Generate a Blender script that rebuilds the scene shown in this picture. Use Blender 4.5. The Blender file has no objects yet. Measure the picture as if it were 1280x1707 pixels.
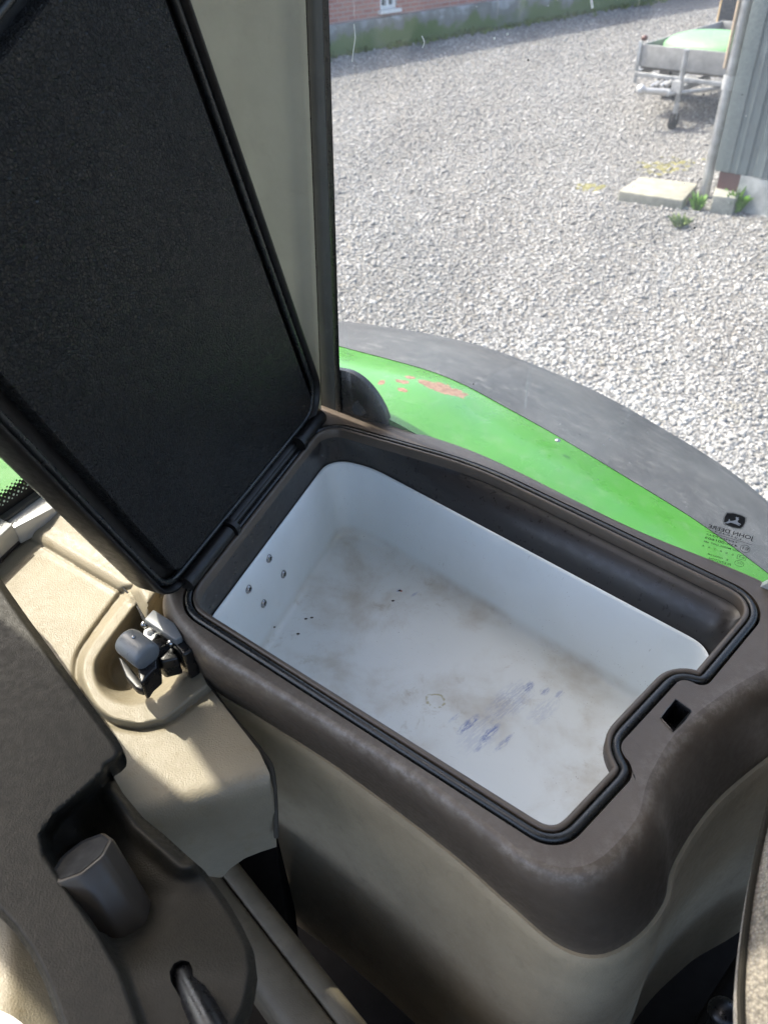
import bpy, bmesh, math, random
import numpy as np
from mathutils import Vector, Matrix
from mathutils.geometry import delaunay_2d_cdt
random.seed(7)
sc = bpy.context.scene
# ------------------------------------------------------------------ camera
CAM = np.array([0.0, 0.0, 2.75])
F, CX, CY = 1282.0, 640.0, 853.5
_v = np.array([709 - CX, -(2400 - CY), F]); _up = -_v / np.linalg.norm(_v)
_fw = np.array([0, 0, 1.0]); _fw = _fw - _fw.dot(_up) * _up; _fw /= np.linalg.norm(_fw)
R = np.array([np.cross(_up, _fw), _fw, _up])          # rows: world axes in camera coordinates
cd = bpy.data.cameras.new('camera'); cam = bpy.data.objects.new('camera', cd)
sc.collection.objects.link(cam); sc.camera = cam
M = Matrix(((R[0][0], R[0][1], -R[0][2], CAM[0]), (R[1][0], R[1][1], -R[1][2], CAM[1]),
            (R[2][0], R[2][1], -R[2][2], CAM[2]), (0, 0, 0, 1)))
cam.matrix_world = M
cd.sensor_fit = 'VERTICAL'; cd.sensor_height = 24; cd.lens = 24 * F / 1707
cd.clip_start = 0.02; cd.clip_end = 400
cd.dof.use_dof = True; cd.dof.focus_distance = 0.92; cd.dof.aperture_fstop = 5.6
# ------------------------------------------------------------------ light
SUN_T = Vector((0.62, -0.50, -1.0)).normalized()      # the way the sunlight travels
sd = bpy.data.lights.new('sun', 'SUN'); so = bpy.data.objects.new('sun', sd); sc.collection.objects.link(so)
so.rotation_euler = SUN_T.to_track_quat('-Z', 'Y').to_euler()
sd.energy = 2.0; sd.angle = math.radians(0.53); sd.color = (1.0, 0.94, 0.85)
w = bpy.data.worlds.new('World'); sc.world = w; w.use_nodes = True
sky = w.node_tree.nodes.new('ShaderNodeTexSky'); sky.sky_type = 'NISHITA'; sky.sun_disc = False; sky.air_density = 0.75; sky.dust_density = 3.5; sky.ozone_density = 0.7
S_ = -SUN_T
sky.sun_elevation = math.asin(S_.z); sky.sun_rotation = math.atan2(S_.x, S_.y)
bg = w.node_tree.nodes['Background']; bg.inputs[1].default_value = 0.15
w.node_tree.links.new(sky.outputs[0], bg.inputs[0])
sc.view_settings.view_transform = 'Standard'; sc.view_settings.look = 'None'
sc.view_settings.exposure = 2.14; sc.view_settings.gamma = 1.0
sc.view_settings.use_curve_mapping = False
sc.cycles.use_denoising = True
sc.cycles.max_bounces = 10; sc.cycles.transparent_max_bounces = 16
sc.cycles.caustics_reflective = False; sc.cycles.caustics_refractive = False

# ------------------------------------------------------------------ helpers
A = lambda *v: np.array(v, float)
def ray(x, y): return R @ A(x - CX, -(y - CY), F)
def P(x, y, z):
    r = ray(x, y); return CAM + r * ((z - CAM[2]) / r[2])
def onplane(x, y, p0, n):
    r = ray(x, y); return CAM + r * (np.dot(n, p0 - CAM) / np.dot(n, r))
def unit(v): return v / np.linalg.norm(v)
def fillet(verts, rad, step=0.004, closed=True):
    """2D/3D polygon with rounded corners, evenly resampled"""
    n = len(verts); out = []
    for i in range(n):
        p = A(*verts[i]); r = rad[i] if hasattr(rad, '__len__') else rad
        if not closed and i in (0, n - 1): out.append(p); continue
        a = A(*verts[i - 1]); b = A(*verts[(i + 1) % n])
        u = unit(a - p); v = unit(b - p)
        ang = math.acos(max(-1, min(1, float(np.dot(u, v)))))
        t = min(r / math.tan(ang / 2), np.linalg.norm(a - p) * .49, np.linalg.norm(b - p) * .49) if r > 0 else 0
        if t < 1e-6: out.append(p); continue
        re = t * math.tan(ang / 2)
        c = p + unit(u + v) * re / math.sin(ang / 2)
        s0 = p + u * t - c; s1 = p + v * t - c
        tot = math.acos(max(-1, min(1, float(np.dot(unit(s0), unit(s1))))))
        k = max(4, int(tot / 0.12))
        for j in range(k + 1):
            f = j / k
            out.append(c + (math.sin((1 - f) * tot) * s0 + math.sin(f * tot) * s1) / math.sin(tot))
    return resample(out, step, closed)
def resample(pts, step, closed=True, n=None):
    pts = [A(*p) for p in pts]
    if closed: pts = pts + [pts[0]]
    L = [0]
    for i in range(1, len(pts)): L.append(L[-1] + np.linalg.norm(pts[i] - pts[i - 1]))
    n = n or max(8, int(L[-1] / step))
    ts = np.linspace(0, L[-1], n + 1)
    if closed: ts = ts[:-1]
    arr = np.array(pts)
    return np.stack([np.interp(ts, L, arr[:, k]) for k in range(arr.shape[1])], 1)
def catmull(pts, t, closed=False):
    n = len(pts); i = int(math.floor(t)); f = t - i
    g = (lambda k: pts[k % n]) if closed else (lambda k: pts[max(0, min(n - 1, k))])
    p0, p1, p2, p3 = g(i - 1), g(i), g(i + 1), g(i + 2)
    return 0.5 * ((2 * p1) + (-p0 + p2) * f + (2 * p0 - 5 * p1 + 4 * p2 - p3) * f * f + (-p0 + 3 * p1 - 3 * p2 + p3) * f ** 3)
def smoothstep(a, b, x):
    t = np.clip((np.asarray(x, float) - a) / (b - a), 0, 1); return t * t * (3 - 2 * t)
def smin(a, b, k):
    h = np.maximum(k - np.abs(a - b), 0) / k; return np.minimum(a, b) - h * h * k / 4
def inside(p, poly):
    x, y = np.asarray(p[0], float), np.asarray(p[1], float); a = np.array([q[:2] for q in poly], float); b = np.roll(a, 1, 0)
    X, Y = x[..., None], y[..., None]
    cr = ((a[:, 1] > Y) != (b[:, 1] > Y)) & (X < (b[:, 0] - a[:, 0]) * (Y - a[:, 1]) / np.where(b[:, 1] == a[:, 1], 1e-12, b[:, 1] - a[:, 1]) + a[:, 0])
    return cr.sum(-1) % 2 == 1
def dline(p, poly, closed=False):
    x, y = np.asarray(p[0], float), np.asarray(p[1], float); a = np.array([q[:2] for q in poly], float)
    if closed: a = np.vstack([a, a[:1]])
    best = np.full(x.shape, 1e18)
    for s, e in zip(a[:-1], a[1:]):
        d = e - s; t = np.clip(((x - s[0]) * d[0] + (y - s[1]) * d[1]) / max(float(d @ d), 1e-12), 0, 1)
        best = np.minimum(best, (s[0] + d[0] * t - x) ** 2 + (s[1] + d[1] * t - y) ** 2)
    return np.sqrt(best)
def sdist(p, poly):      # positive inside
    return np.where(inside(p, poly), 1, -1) * dline(p, poly, True)

def tag(o, label=None, cat=None, group=None, kind=None):
    if label: o['label'] = label
    if cat: o['category'] = cat
    if group: o['group'] = group
    if kind: o['kind'] = kind
    return o
def thing(name, label, cat, loc=(0, 0, 0), rz=0, group=None):
    o = bpy.data.objects.new(name, None); o.empty_display_size = .1
    o.location = loc; o.rotation_euler = (0, 0, rz); sc.collection.objects.link(o)
    o['_local'] = 0
    return tag(o, label, cat, group)
def abspos(o):
    m = Matrix.LocRotScale(o.location, o.rotation_euler, o.scale)
    if o.parent: m = abspos(o.parent) @ o.matrix_parent_inverse @ m
    return m
def link(name, me, mat, parent=None, local=False):
    o = bpy.data.objects.new(name, me); sc.collection.objects.link(o)
    if mat is not None and not me.materials: me.materials.append(mat)
    if parent is not None:
        o.parent = parent
        if not local: o.matrix_parent_inverse = abspos(parent).inverted()
    return o
def mesh(name, verts, faces, mat, parent=None, smooth=True, local=False, sharp=40):
    me = bpy.data.meshes.new(name)
    me.from_pydata([tuple(map(float, v)) for v in verts], [], [tuple(f) for f in faces]); me.validate()
    bm = bmesh.new(); bm.from_mesh(me)
    bmesh.ops.remove_doubles(bm, verts=bm.verts, dist=1e-6)
    bmesh.ops.recalc_face_normals(bm, faces=bm.faces)
    fin(bm, smooth, sharp); bm.to_mesh(me); bm.free()
    return link(name, me, mat, parent, local)
def fin(bm, smooth=True, sharp=40):
    for f in bm.faces: f.smooth = smooth
    if smooth:
        for e in bm.edges:
            if len(e.link_faces) == 2 and e.calc_face_angle(0) > math.radians(sharp): e.smooth = False
def bmobj(name, bm, mat, parent=None, smooth=True, local=False, sharp=40):
    me = bpy.data.meshes.new(name); fin(bm, smooth, sharp); bm.to_mesh(me); bm.free()
    return link(name, me, mat, parent, local)
def grid(rows, closed=False):
    nr, nc = len(rows), len(rows[0]); v = [p for r in rows for p in r]; f = []
    for i in range(nr - 1):
        for j in range(nc if closed else nc - 1):
            k = (j + 1) % nc
            f.append((i * nc + j, i * nc + k, (i + 1) * nc + k, (i + 1) * nc + j))
    return v, f
def sweep(path, radius, closed=True, seg=10, prof=None, up=A(0, 0, 1), cap=True):
    """tube (or profile [(side, up)...]) along a path"""
    n = len(path); rows = []
    for i in range(n):
        a = path[(i - 1) % n] if (closed or i > 0) else path[0]
        b = path[(i + 1) % n] if (closed or i < n - 1) else path[-1]
        t = unit(b - a); s = np.cross(t, up)
        s = unit(s) if np.linalg.norm(s) > 1e-4 else A(1, 0, 0)
        u = np.cross(s, t)
        r = radius[i] if hasattr(radius, '__len__') else radius
        pr = prof or [(math.cos(2 * math.pi * k / seg), math.sin(2 * math.pi * k / seg)) for k in range(seg)]
        sc_ = 1.0 if prof else r
        rows.append([path[i] + s * q[0] * sc_ + u * q[1] * sc_ for q in pr])
    if closed: rows.append(rows[0])
    v, f = grid(rows, True)
    if not closed and cap:
        m = len(rows[0]); f.append(tuple(range(m))); f.append(tuple(range((n - 1) * m, n * m)))
    return v, f
def merge(*vf):
    V, Fc = [], []
    for v, f in vf:
        o = len(V); V += list(v); Fc += [tuple(i + o for i in q) for q in f]
    return V, Fc
def prism_vf(top, off):
    """closed prism: polygon top (list of 3D pts), extruded by vector off"""
    n = len(top); v = [A(*p) for p in top] + [A(*p) + A(*off) for p in top]
    f = [tuple(range(n)), tuple(range(2 * n - 1, n - 1, -1))]
    f += [(i, (i + 1) % n, n + (i + 1) % n, n + i) for i in range(n)]
    return v, f
def box_vf(c, ax, ay, az, hx, hy, hz):
    c = A(*c); top = [c + ax * sx * hx + ay * sy * hy + az * hz for sx, sy in ((-1, -1), (1, -1), (1, 1), (-1, 1))]
    return prism_vf(top, -az * 2 * hz)
XA, YA, ZA = A(1, 0, 0), A(0, 1, 0), A(0, 0, 1)
def solid(name, vf, mat, parent=None, bevel=0.0, seg=3, smooth=True, local=False):
    bm = bmesh.new(); vs = [bm.verts.new(tuple(map(float, v))) for v in vf[0]]
    for f in vf[1]:
        try: bm.faces.new([vs[i] for i in f])
        except ValueError: pass
    bmesh.ops.recalc_face_normals(bm, faces=bm.faces)
    if bevel > 0:
        es = [e for e in bm.edges if len(e.link_faces) == 2 and e.calc_face_angle(0) > .35]
        bmesh.ops.bevel(bm, geom=es, offset=bevel, segments=seg, profile=.5, affect='EDGES', clamp_overlap=True)
    return bmobj(name, bm, mat, parent, smooth, local, 35)
def cdt(poly, holes=(), step=10, extra=()):
    """triangulate a 2D polygon with interior grid points; returns pts, tris"""
    poly = [tuple(map(float, p[:2])) for p in poly]
    pts = list(poly); edges = [(i, (i + 1) % len(poly)) for i in range(len(poly))]
    for h in holes:
        o = len(pts); h = [tuple(map(float, p[:2])) for p in h]
        pts += h; edges += [(o + i, o + (i + 1) % len(h)) for i in range(len(h))]
    a = np.array(poly); x0, y0 = a.min(0); x1, y1 = a.max(0)
    gy = np.arange(y0 + step / 2, y1, step * .87); G = []
    for k, yy in enumerate(gy):
        gx = np.arange(x0 + step / 2 + (step / 2 if k % 2 else 0), x1, step); G += [(g, yy) for g in gx]
    if G:
        G = np.array(G); ok = sdist(G.T, poly) > step * .45
        for h in holes: ok &= sdist(G.T, [tuple(q) for q in h]) < -step * .45
        pts += [tuple(map(float, g)) for g in G[ok]]
    vs, es, fs, *_ = delaunay_2d_cdt([Vector(p) for p in pts], edges, [], 0, 1e-7)
    V2 = np.array([(v.x, v.y) for v in vs]); T = [tuple(f) for f in fs if len(f) == 3]
    C = V2[np.array(T)].mean(1).T; ok = inside(C, poly)
    for h in holes: ok &= ~inside(C, [tuple(q) for q in h])
    return [tuple(q) for q in V2], [t for t, o in zip(T, ok) if o]
def relief(name, poly, zf, mat, parent=None, holes=(), step=8, skirt=0.0, sharp=60, rs=6):
    poly = resample(poly, rs); holes = [resample(h, 4) for h in holes]
    pts, tri = cdt(poly, holes, step)
    pa = np.array(pts); zz = np.broadcast_to(zf(pa[:, 0], pa[:, 1]), (len(pa),)); V = [P(x, y, z) for (x, y), z in zip(pts, zz)]
    me_v, me_f = V, list(tri)
    bm = bmesh.new(); vs = [bm.verts.new(tuple(v)) for v in me_v]
    for f in me_f:
        try: bm.faces.new([vs[i] for i in f])
        except ValueError: pass
    bmesh.ops.delete(bm, geom=[v for v in bm.verts if not v.link_faces], context='VERTS')
    bmesh.ops.recalc_face_normals(bm, faces=bm.faces)
    if sum(f.normal.z for f in bm.faces) < 0: bmesh.ops.reverse_faces(bm, faces=bm.faces)
    if skirt:
        be = [e for e in bm.edges if len(e.link_faces) == 1]
        r = bmesh.ops.extrude_edge_only(bm, edges=be)
        for v in [g for g in r['geom'] if isinstance(g, bmesh.types.BMVert)]: v.co.z -= skirt
        bmesh.ops.recalc_face_normals(bm, faces=bm.faces)
    return bmobj(name, bm, mat, parent, True, False, sharp)
def ball_vf(c, r, seg=14, rings=8, sq=(1, 1, 1)):
    rows = []
    for i in range(rings + 1):
        t = math.pi * i / rings
        rows.append([A(*c) + A(sq[0] * r * math.sin(t) * math.cos(2 * math.pi * j / seg), sq[1] * r * math.sin(t) * math.sin(2 * math.pi * j / seg), sq[2] * r * math.cos(t)) for j in range(seg)])
    return grid(rows, True)
def cyl_vf(a, b, r0, r1=None, seg=20):
    a, b = A(*a), A(*b); t = unit(b - a); s = unit(np.cross(t, A(.3, .2, .9))); u = np.cross(t, s); r1 = r1 or r0
    rows = [[p + (s * math.cos(2 * math.pi * k / seg) + u * math.sin(2 * math.pi * k / seg)) * r for k in range(seg)] for p, r in ((a, r0), (b, r1))]
    v, f = grid(rows, True); f += [tuple(range(seg)), tuple(range(2 * seg - 1, seg - 1, -1))]
    return v, f

# ------------------------------------------------------------------ materials
class NT:
    def __init__(s, name):
        s.m = bpy.data.materials.new(name); s.m.use_nodes = True; s.t = s.m.node_tree; s.t.nodes.clear()
        s.out = s.n('ShaderNodeOutputMaterial'); s.tc = s.n('ShaderNodeTexCoord'); s.co = s.tc.outputs['Object']
    def n(s, k, **kw):
        o = s.t.nodes.new(k)
        for a, b in kw.items(): setattr(o, a, b)
        return o
    def set(s, sock, v):
        if isinstance(v, bpy.types.NodeSocket): s.t.links.new(v, sock)
        elif v is not None:
            try: sock.default_value = v
            except Exception: sock.default_value = (*v, 1)
    def noise(s, scale, detail=4, rough=.55, co=None, dist=0.0):
        k = s.n('ShaderNodeTexNoise'); s.set(k.inputs['Vector'], co or s.co); k.inputs['Scale'].default_value = scale
        k.inputs['Detail'].default_value = detail; k.inputs['Roughness'].default_value = rough; k.inputs['Distortion'].default_value = dist
        return k.outputs['Fac']
    def vor(s, scale, feature='F1', out='Distance', co=None, rnd=1.0):
        k = s.n('ShaderNodeTexVoronoi', feature=feature); s.set(k.inputs['Vector'], co or s.co); k.inputs['Scale'].default_value = scale
        k.inputs['Randomness'].default_value = rnd
        return k.outputs[out]
    def ramp(s, v, a, b, lo=0.0, hi=1.0, smooth=True):
        k = s.n('ShaderNodeMapRange', interpolation_type='SMOOTHSTEP' if smooth else 'LINEAR')
        s.set(k.inputs[0], v); k.inputs[1].default_value = a; k.inputs[2].default_value = b
        k.inputs[3].default_value = lo; k.inputs[4].default_value = hi; return k.outputs[0]
    def math(s, op, a, b=0.0):
        k = s.n('ShaderNodeMath', operation=op); s.set(k.inputs[0], a); s.set(k.inputs[1], b); return k.outputs[0]
    def mix(s, f, a, b, mode='MIX'):
        k = s.n('ShaderNodeMix', data_type='RGBA', blend_type=mode)
        s.set(k.inputs[0], f); s.set(k.inputs[6], a if isinstance(a, bpy.types.NodeSocket) else (*a, 1)); s.set(k.inputs[7], b if isinstance(b, bpy.types.NodeSocket) else (*b, 1))
        return k.outputs[2]
    def map(s, loc=(0, 0, 0), rot=(0, 0, 0), scale=(1, 1, 1), co=None):
        k = s.n('ShaderNodeMapping'); s.set(k.inputs[0], co or s.co)
        k.inputs[1].default_value = loc; k.inputs[2].default_value = rot; k.inputs[3].default_value = scale
        return k.outputs[0]
    def aniso(s, ang, scale, co=None):
        """turn by ang, then stretch"""
        return s.map(scale=scale, co=s.map(rot=(0, 0, ang), co=co))
    def bump(s, h, strength=.3, dist=.001, prev=None):
        k = s.n('ShaderNodeBump'); s.set(k.inputs['Height'], h); k.inputs['Strength'].default_value = strength
        k.inputs['Distance'].default_value = dist
        if prev: s.set(k.inputs['Normal'], prev)
        return k.outputs[0]
    def bsdf(s, col, rough=.5, metal=0.0, normal=None, spec=.5, coat=0.0, coat_rough=.1, sheen=0):
        b = s.n('ShaderNodeBsdfPrincipled')
        s.set(b.inputs['Base Color'], col if isinstance(col, bpy.types.NodeSocket) else (*col, 1)); s.set(b.inputs['Roughness'], rough)
        s.set(b.inputs['Metallic'], metal); b.inputs['Specular IOR Level'].default_value = spec
        b.inputs['Coat Weight'].default_value = coat; b.inputs['Coat Roughness'].default_value = coat_rough
        if sheen: b.inputs['Sheen Weight'].default_value = sheen
        if normal: s.set(b.inputs['Normal'], normal)
        return b.outputs[0]
    def done(s, sh): s.t.links.new(sh, s.out.inputs[0]); return s.m
def plastic(name, col, rough=.5, grain=1600, gstr=.25, dirt=(.2, .17, .12), dirtamt=.35, var=.12, spec=.45, scratch=.0, dscale=14, gd=.0004):
    m = NT(name)
    big = m.noise(dscale, 6, .6); fine = m.noise(120, 5, .65)
    c = m.mix(m.ramp(big, .3, .7), tuple(x * (1 - var) for x in col), tuple(min(1, x * (1 + var)) for x in col))
    c = m.mix(m.math('MULTIPLY', m.ramp(m.noise(dscale * 2.2, 8, .7, dist=.5), .52, .78), dirtamt), c, dirt)
    if scratch:
        sc1 = m.noise(50, 8, .7, m.aniso(.65, (1, 12, 1)))
        c = m.mix(m.math('MULTIPLY', m.ramp(sc1, .6, .75), scratch), c, tuple(min(1, x * 2.2 + .05) for x in col))
    r = m.ramp(fine, .3, .7, rough - .07, rough + .09)
    h = m.vor(grain, 'SMOOTH_F1') if grain else m.noise(400, 3)
    nb = m.bump(h, gstr, gd); nb = m.bump(m.noise(25, 3), .12, .002, nb)
    return m.done(m.bsdf(c, r, 0, nb, spec))
BROWN = plastic('brown_plastic', (.086, .066, .048), .43, 1300, .3, (.16, .14, .12), .35, .08, .5, .12)
LINER = plastic('dark_liner_plastic', (.026, .023, .021), .33, 0, .1, (.1, .09, .08), .15, .06, .5)
BEIGE = plastic('beige_textured_plastic', (.255, .222, .158), .5, 620, .55, (.19, .145, .075), .6, .06, .42, gd=.0006)
LOWER = plastic('beige_box_base_plastic', (.36, .295, .195), .52, 620, .5, (.13, .11, .08), .4, .08, .4, gd=.0006)
TRIM = plastic('pillar_trim_plastic', (.29, .275, .21), .6, 900, .4, (.2, .19, .15), .3, .05, .35)
CONSOLE = plastic('grey_brown_console_plastic', (.023, .0205, .0150), .55, 700, .5, (.05, .045, .035), .25, .06, .22, gd=.0006)
KNOB = plastic('knob_plastic', (.05, .041, .031), .36, 0, .02, (.06, .05, .04), .1, .04, .3)
BLACKP = plastic('black_plastic', (.005, .005, .0055), .3, 900, .15, (.02, .02, .02), .15, .1, .5)
LIDP = plastic('black_brown_lid_plastic', (.0075, .0065, .0058), .4, 1300, .25, (.025, .02, .017), .2, .08, .4)
RUBBER = plastic('seal_rubber', (.014, .015, .015), .3, 0, .03, (.03, .03, .03), .1, .1, .5)
POST = plastic('post_paint', (.085, .088, .082), .5, 500, .2, (.16, .16, .14), .45, .1, .4, dscale=30)
GREYMET = plastic('latch_grey_cap', (.13, .14, .145), .33, 1500, .3, (.12, .12, .12), .3, .06, .5)
def m_simple(name, col, rough=.5, metal=0, ns=40, var=.15, bump=.1, bs=80, spec=.5):
    m = NT(name); c = m.mix(m.ramp(m.noise(ns, 6, .6), .3, .7), tuple(x * (1 - var) for x in col), tuple(x * (1 + var) for x in col))
    return m.done(m.bsdf(c, m.ramp(m.noise(ns * 2, 4), .3, .7, rough * .85, rough * 1.15), metal, m.bump(m.noise(bs, 4), bump, .002), spec))
ALU = m_simple('aluminium', (.72, .73, .74), .42, 1, 30, .08, .15)
SCREW = m_simple('screw_steel', (.36, .36, .36), .25, 1, 200, .1, .05)
GALV = m_simple('galvanised_steel', (.36, .37, .38), .5, .8, 6, .25, .1, 20)
DARK = m_simple('dark_hole', (.004, .004, .004), .8)
WHITEBAR = m_simple('white_aluminium_bar', (.55, .56, .55), .35, .3, 40, .05)

def foam_mat():
    m = NT('black_bead_foam')
    co = m.map(scale=(1, 1, 1)); sc_ = 290
    cell = m.n('ShaderNodeTexVoronoi', feature='F1'); m.set(cell.inputs[0], m.co); cell.inputs['Scale'].default_value = sc_
    ed = m.vor(sc_, 'DISTANCE_TO_EDGE')
    sep = m.n('ShaderNodeSeparateColor'); m.set(sep.inputs[0], cell.outputs['Color'])
    c = m.mix(m.ramp(sep.outputs[0], 0, 1), (.002, .0021, .0022), (.013, .0132, .013))
    c = m.mix(m.ramp(m.noise(9, 4), .4, .7), c, m.mix(.3, c, (.022, .02, .016)))
    c = m.mix(m.math('MULTIPLY', m.ramp(ed, .0, .1, 1, 0), .55), c, (.0012, .0012, .0012))
    pits = m.ramp(m.vor(110), .06, .2, 1, 0)
    pitm = m.math('MULTIPLY', pits, m.ramp(m.noise(50, 3), .46, .54))
    c = m.mix(pitm, c, (.002, .002, .002))
    h = m.math('SUBTRACT', m.ramp(ed, 0, .16), m.math('MULTIPLY', pitm, 1.5))
    h = m.math('ADD', h, m.math('MULTIPLY', sep.outputs[1], 1.2))
    return m.done(m.bsdf(c, m.ramp(sep.outputs[2], 0, 1, .3, .6), 0, m.bump(h, .9, .0013), .3))
FOAM = foam_mat()

def tub_mat():
    m = NT('white_tub_plastic')
    c = m.mix(m.ramp(m.noise(5, 4), .35, .65), (.745, .79, .78), (.80, .84, .83))
    sepx = m.n('ShaderNodeSeparateXYZ'); m.set(sepx.inputs[0], m.co)
    floor = m.ramp(sepx.outputs[2], 1.925, 1.905)
    # dried brown stains gathered on the floor
    st = m.math('MULTIPLY', m.ramp(m.noise(9, 9, .6, dist=.25), .42, .72), m.math('ADD', m.math('MULTIPLY', floor, .55), .06))
    c = m.mix(m.math('MULTIPLY', floor, .3), c, (.62, .58, .50))
    c = m.mix(st, c, (.43, .36, .26))
    st2 = m.math('MULTIPLY', m.ramp(m.noise(38, 9, .75, dist=.4), .54, .72), .4)
    zone = m.ramp(m.noise(6, 3), .42, .6)
    c = m.mix(m.math('MULTIPLY', m.math('MULTIPLY', st2, zone), m.math('ADD', floor, .15)), c, (.34, .27, .16))
    specks = m.math('MULTIPLY', m.ramp(m.vor(55), .05, .02, 0, 1), m.ramp(m.noise(30, 2), .55, .62))
    c = m.mix(m.math('MULTIPLY', specks, .8), c, (.10, .08, .05))
    def blob(px, py, rx, ry, rot, z=1.9):
        p = P(px, py, z)
        q = m.n('ShaderNodeVectorMath', operation='SUBTRACT'); m.set(q.inputs[0], m.co); q.inputs[1].default_value = tuple(p)
        k = m.aniso(rot, (1 / rx, 1 / ry, 1 / .03), q.outputs[0])
        l = m.n('ShaderNodeVectorMath', operation='LENGTH'); m.set(l.inputs[0], k); return l.outputs['Value']
    # blue scribbled smears
    sv = P(800, 1195, 1.9) - P(760, 1230, 1.9); SA = math.atan2(sv[1], sv[0])
    fine = m.noise(330, 6, .8, m.aniso(-SA, (.16, 1.0, 1)))
    wob = m.math('MULTIPLY', m.math('SUBTRACT', m.noise(120, 6, .75), .5), 1.1)
    for (px, py, rx, ry, s) in ((780, 1208, .022, .0062, 1.0), (815, 1223, .021, .0058, .95), (840, 1238, .019, .0045, .75), (757, 1197, .012, .003, .5), (800, 1245, .012, .004, .5),
                                (880, 1145, .011, .0066, .8), (908, 1152, .010, .0055, .65), (932, 1157, .009, .0045, .5), (850, 1168, .045, .022, .38), (905, 1185, .032, .014, .25), (800, 1222, .04, .024, .25), (664, 984, .005, .003, .9), (690, 991, .009, .0025, .5)):
        d = m.math('ADD', blob(px, py, rx, ry, -SA), wob)
        f = m.math('MULTIPLY', m.ramp(d, .45, 1.15, 1, 0), m.ramp(fine, .42, .55))
        c = m.mix(m.math('MULTIPLY', f, s * .8), c, (.12, .17, .40))
    # thin scratches in two directions, and grit
    for ang, sc_, th in ((.4, 46, .635), (-1.2, 60, .65), (1.3, 38, .65)):
        g = m.math('MULTIPLY', m.ramp(m.noise(sc_, 7, .75, m.aniso(ang, (1, 16, 1))), th, th + .03), m.ramp(m.noise(14, 3), .45, .6))
        c = m.mix(m.math('MULTIPLY', g, .4), c, (.34, .31, .27))
    grit = m.math('MULTIPLY', m.ramp(m.vor(210), .13, .08, 0, 1), m.ramp(m.noise(26, 5), .54, .62))
    c = m.mix(m.math('MULTIPLY', grit, .6), c, (.22, .17, .11))
    # yellow dried ring
    d = m.math('ADD', blob(726, 1168, .0125, .0105, .3), m.math('MULTIPLY', m.math('SUBTRACT', m.noise(90, 4), .5), .55))
    ring = m.math('MULTIPLY', m.ramp(m.math('ABSOLUTE', m.math('SUBTRACT', d, 1.0)), .05, .22, 1, 0), m.ramp(m.noise(130, 4), .4, .55))
    c = m.mix(m.math('MULTIPLY', ring, .75), c, (.36, .31, .12))
    d = blob(668, 985, .003, .002, .3); c = m.mix(m.ramp(d, .6, 1.1, 1, 0), c, (.42, .08, .03))
    r = m.ramp(m.noise(60, 6), .3, .7, .28, .48)
    return m.done(m.bsdf(c, r, 0, m.bump(m.noise(140, 5), .06, .001), .5))
TUB = tub_mat()

def gravel_mat():
    m = NT('gravel')
    def layer(sc_):
        v = m.n('ShaderNodeTexVoronoi', feature='F1'); m.set(v.inputs[0], m.co); v.inputs['Scale'].default_value = sc_
        return v
    v1 = layer(36); v2 = layer(75)
    s1 = m.n('ShaderNodeSeparateColor'); m.set(s1.inputs[0], v1.outputs['Color'])
    s2 = m.n('ShaderNodeSeparateColor'); m.set(s2.inputs[0], v2.outputs['Color'])
    c1 = m.mix(m.ramp(s1.outputs[0], 0, 1, smooth=False), (.16, .158, .154), (.38, .376, .366))
    c1 = m.mix(m.ramp(s1.outputs[1], .93, .96), c1, (.56, .55, .52))
    c1 = m.mix(m.ramp(s1.outputs[2], .9, .93, 0, .6), c1, (.36, .29, .2))
    c2 = m.mix(m.ramp(s2.outputs[0], 0, 1, smooth=False), (.10, .098, .094), (.30, .295, .285))
    c = m.mix(m.ramp(m.noise(40, 3), .42, .58), c1, c2)
    e1 = m.ramp(v1.outputs['Distance'], .35, .75, 0, 1)
    c = m.mix(m.math('MULTIPLY', e1, .8), c, (.045, .043, .04))
    c = m.mix(m.ramp(m.noise(4.5, 5, .7), .35, .65, 0, .35), c, m.mix(.5, c, (.12, .117, .11)))
    c = m.mix(m.ramp(m.noise(.55, 4), .3, .7, 0, .3), c, (.22, .21, .195))
    moss = m.ramp(m.noise(1.3, 7, .65, m.map(scale=(1, 1.6, 1))), .64, .72, 0, .55)
    c = m.mix(m.math('MULTIPLY', moss, m.ramp(m.noise(25, 4), .4, .6)), c, (.17, .16, .06))
    hh = m.math('ADD', m.math('MULTIPLY', v1.outputs['Distance'], -1.0), m.math('MULTIPLY', m.math('ADD', s1.outputs[1], v2.outputs['Distance']), .3))
    return m.done(m.bsdf(c, .75, 0, m.bump(hh, 1.0, .014), .35))
GRAVEL = gravel_mat()

def brick_mat():
    m = NT('red_brick')
    s = m.n('ShaderNodeSeparateXYZ'); m.set(s.inputs[0], m.co)
    k = m.n('ShaderNodeCombineXYZ'); m.set(k.inputs[0], s.outputs[0]); m.set(k.inputs[1], s.outputs[2])
    b = m.n('ShaderNodeTexBrick'); m.set(b.inputs[0], k.outputs[0]); b.inputs['Scale'].default_value = 1
    b.inputs['Brick Width'].default_value = .24; b.inputs['Row Height'].default_value = .078; b.inputs['Mortar Size'].default_value = .009
    b.inputs['Color1'].default_value = (.36, .15, .12, 1); b.inputs['Color2'].default_value = (.46, .22, .17, 1); b.inputs['Mortar'].default_value = (.38, .35, .33, 1)
    c = m.mix(m.ramp(m.noise(1.2, 5), .3, .7, 0, .35), b.outputs[0], (.28, .15, .13))
    return m.done(m.bsdf(c, .85, 0, m.bump(b.outputs['Fac'], -.4, .006), .3))
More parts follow.
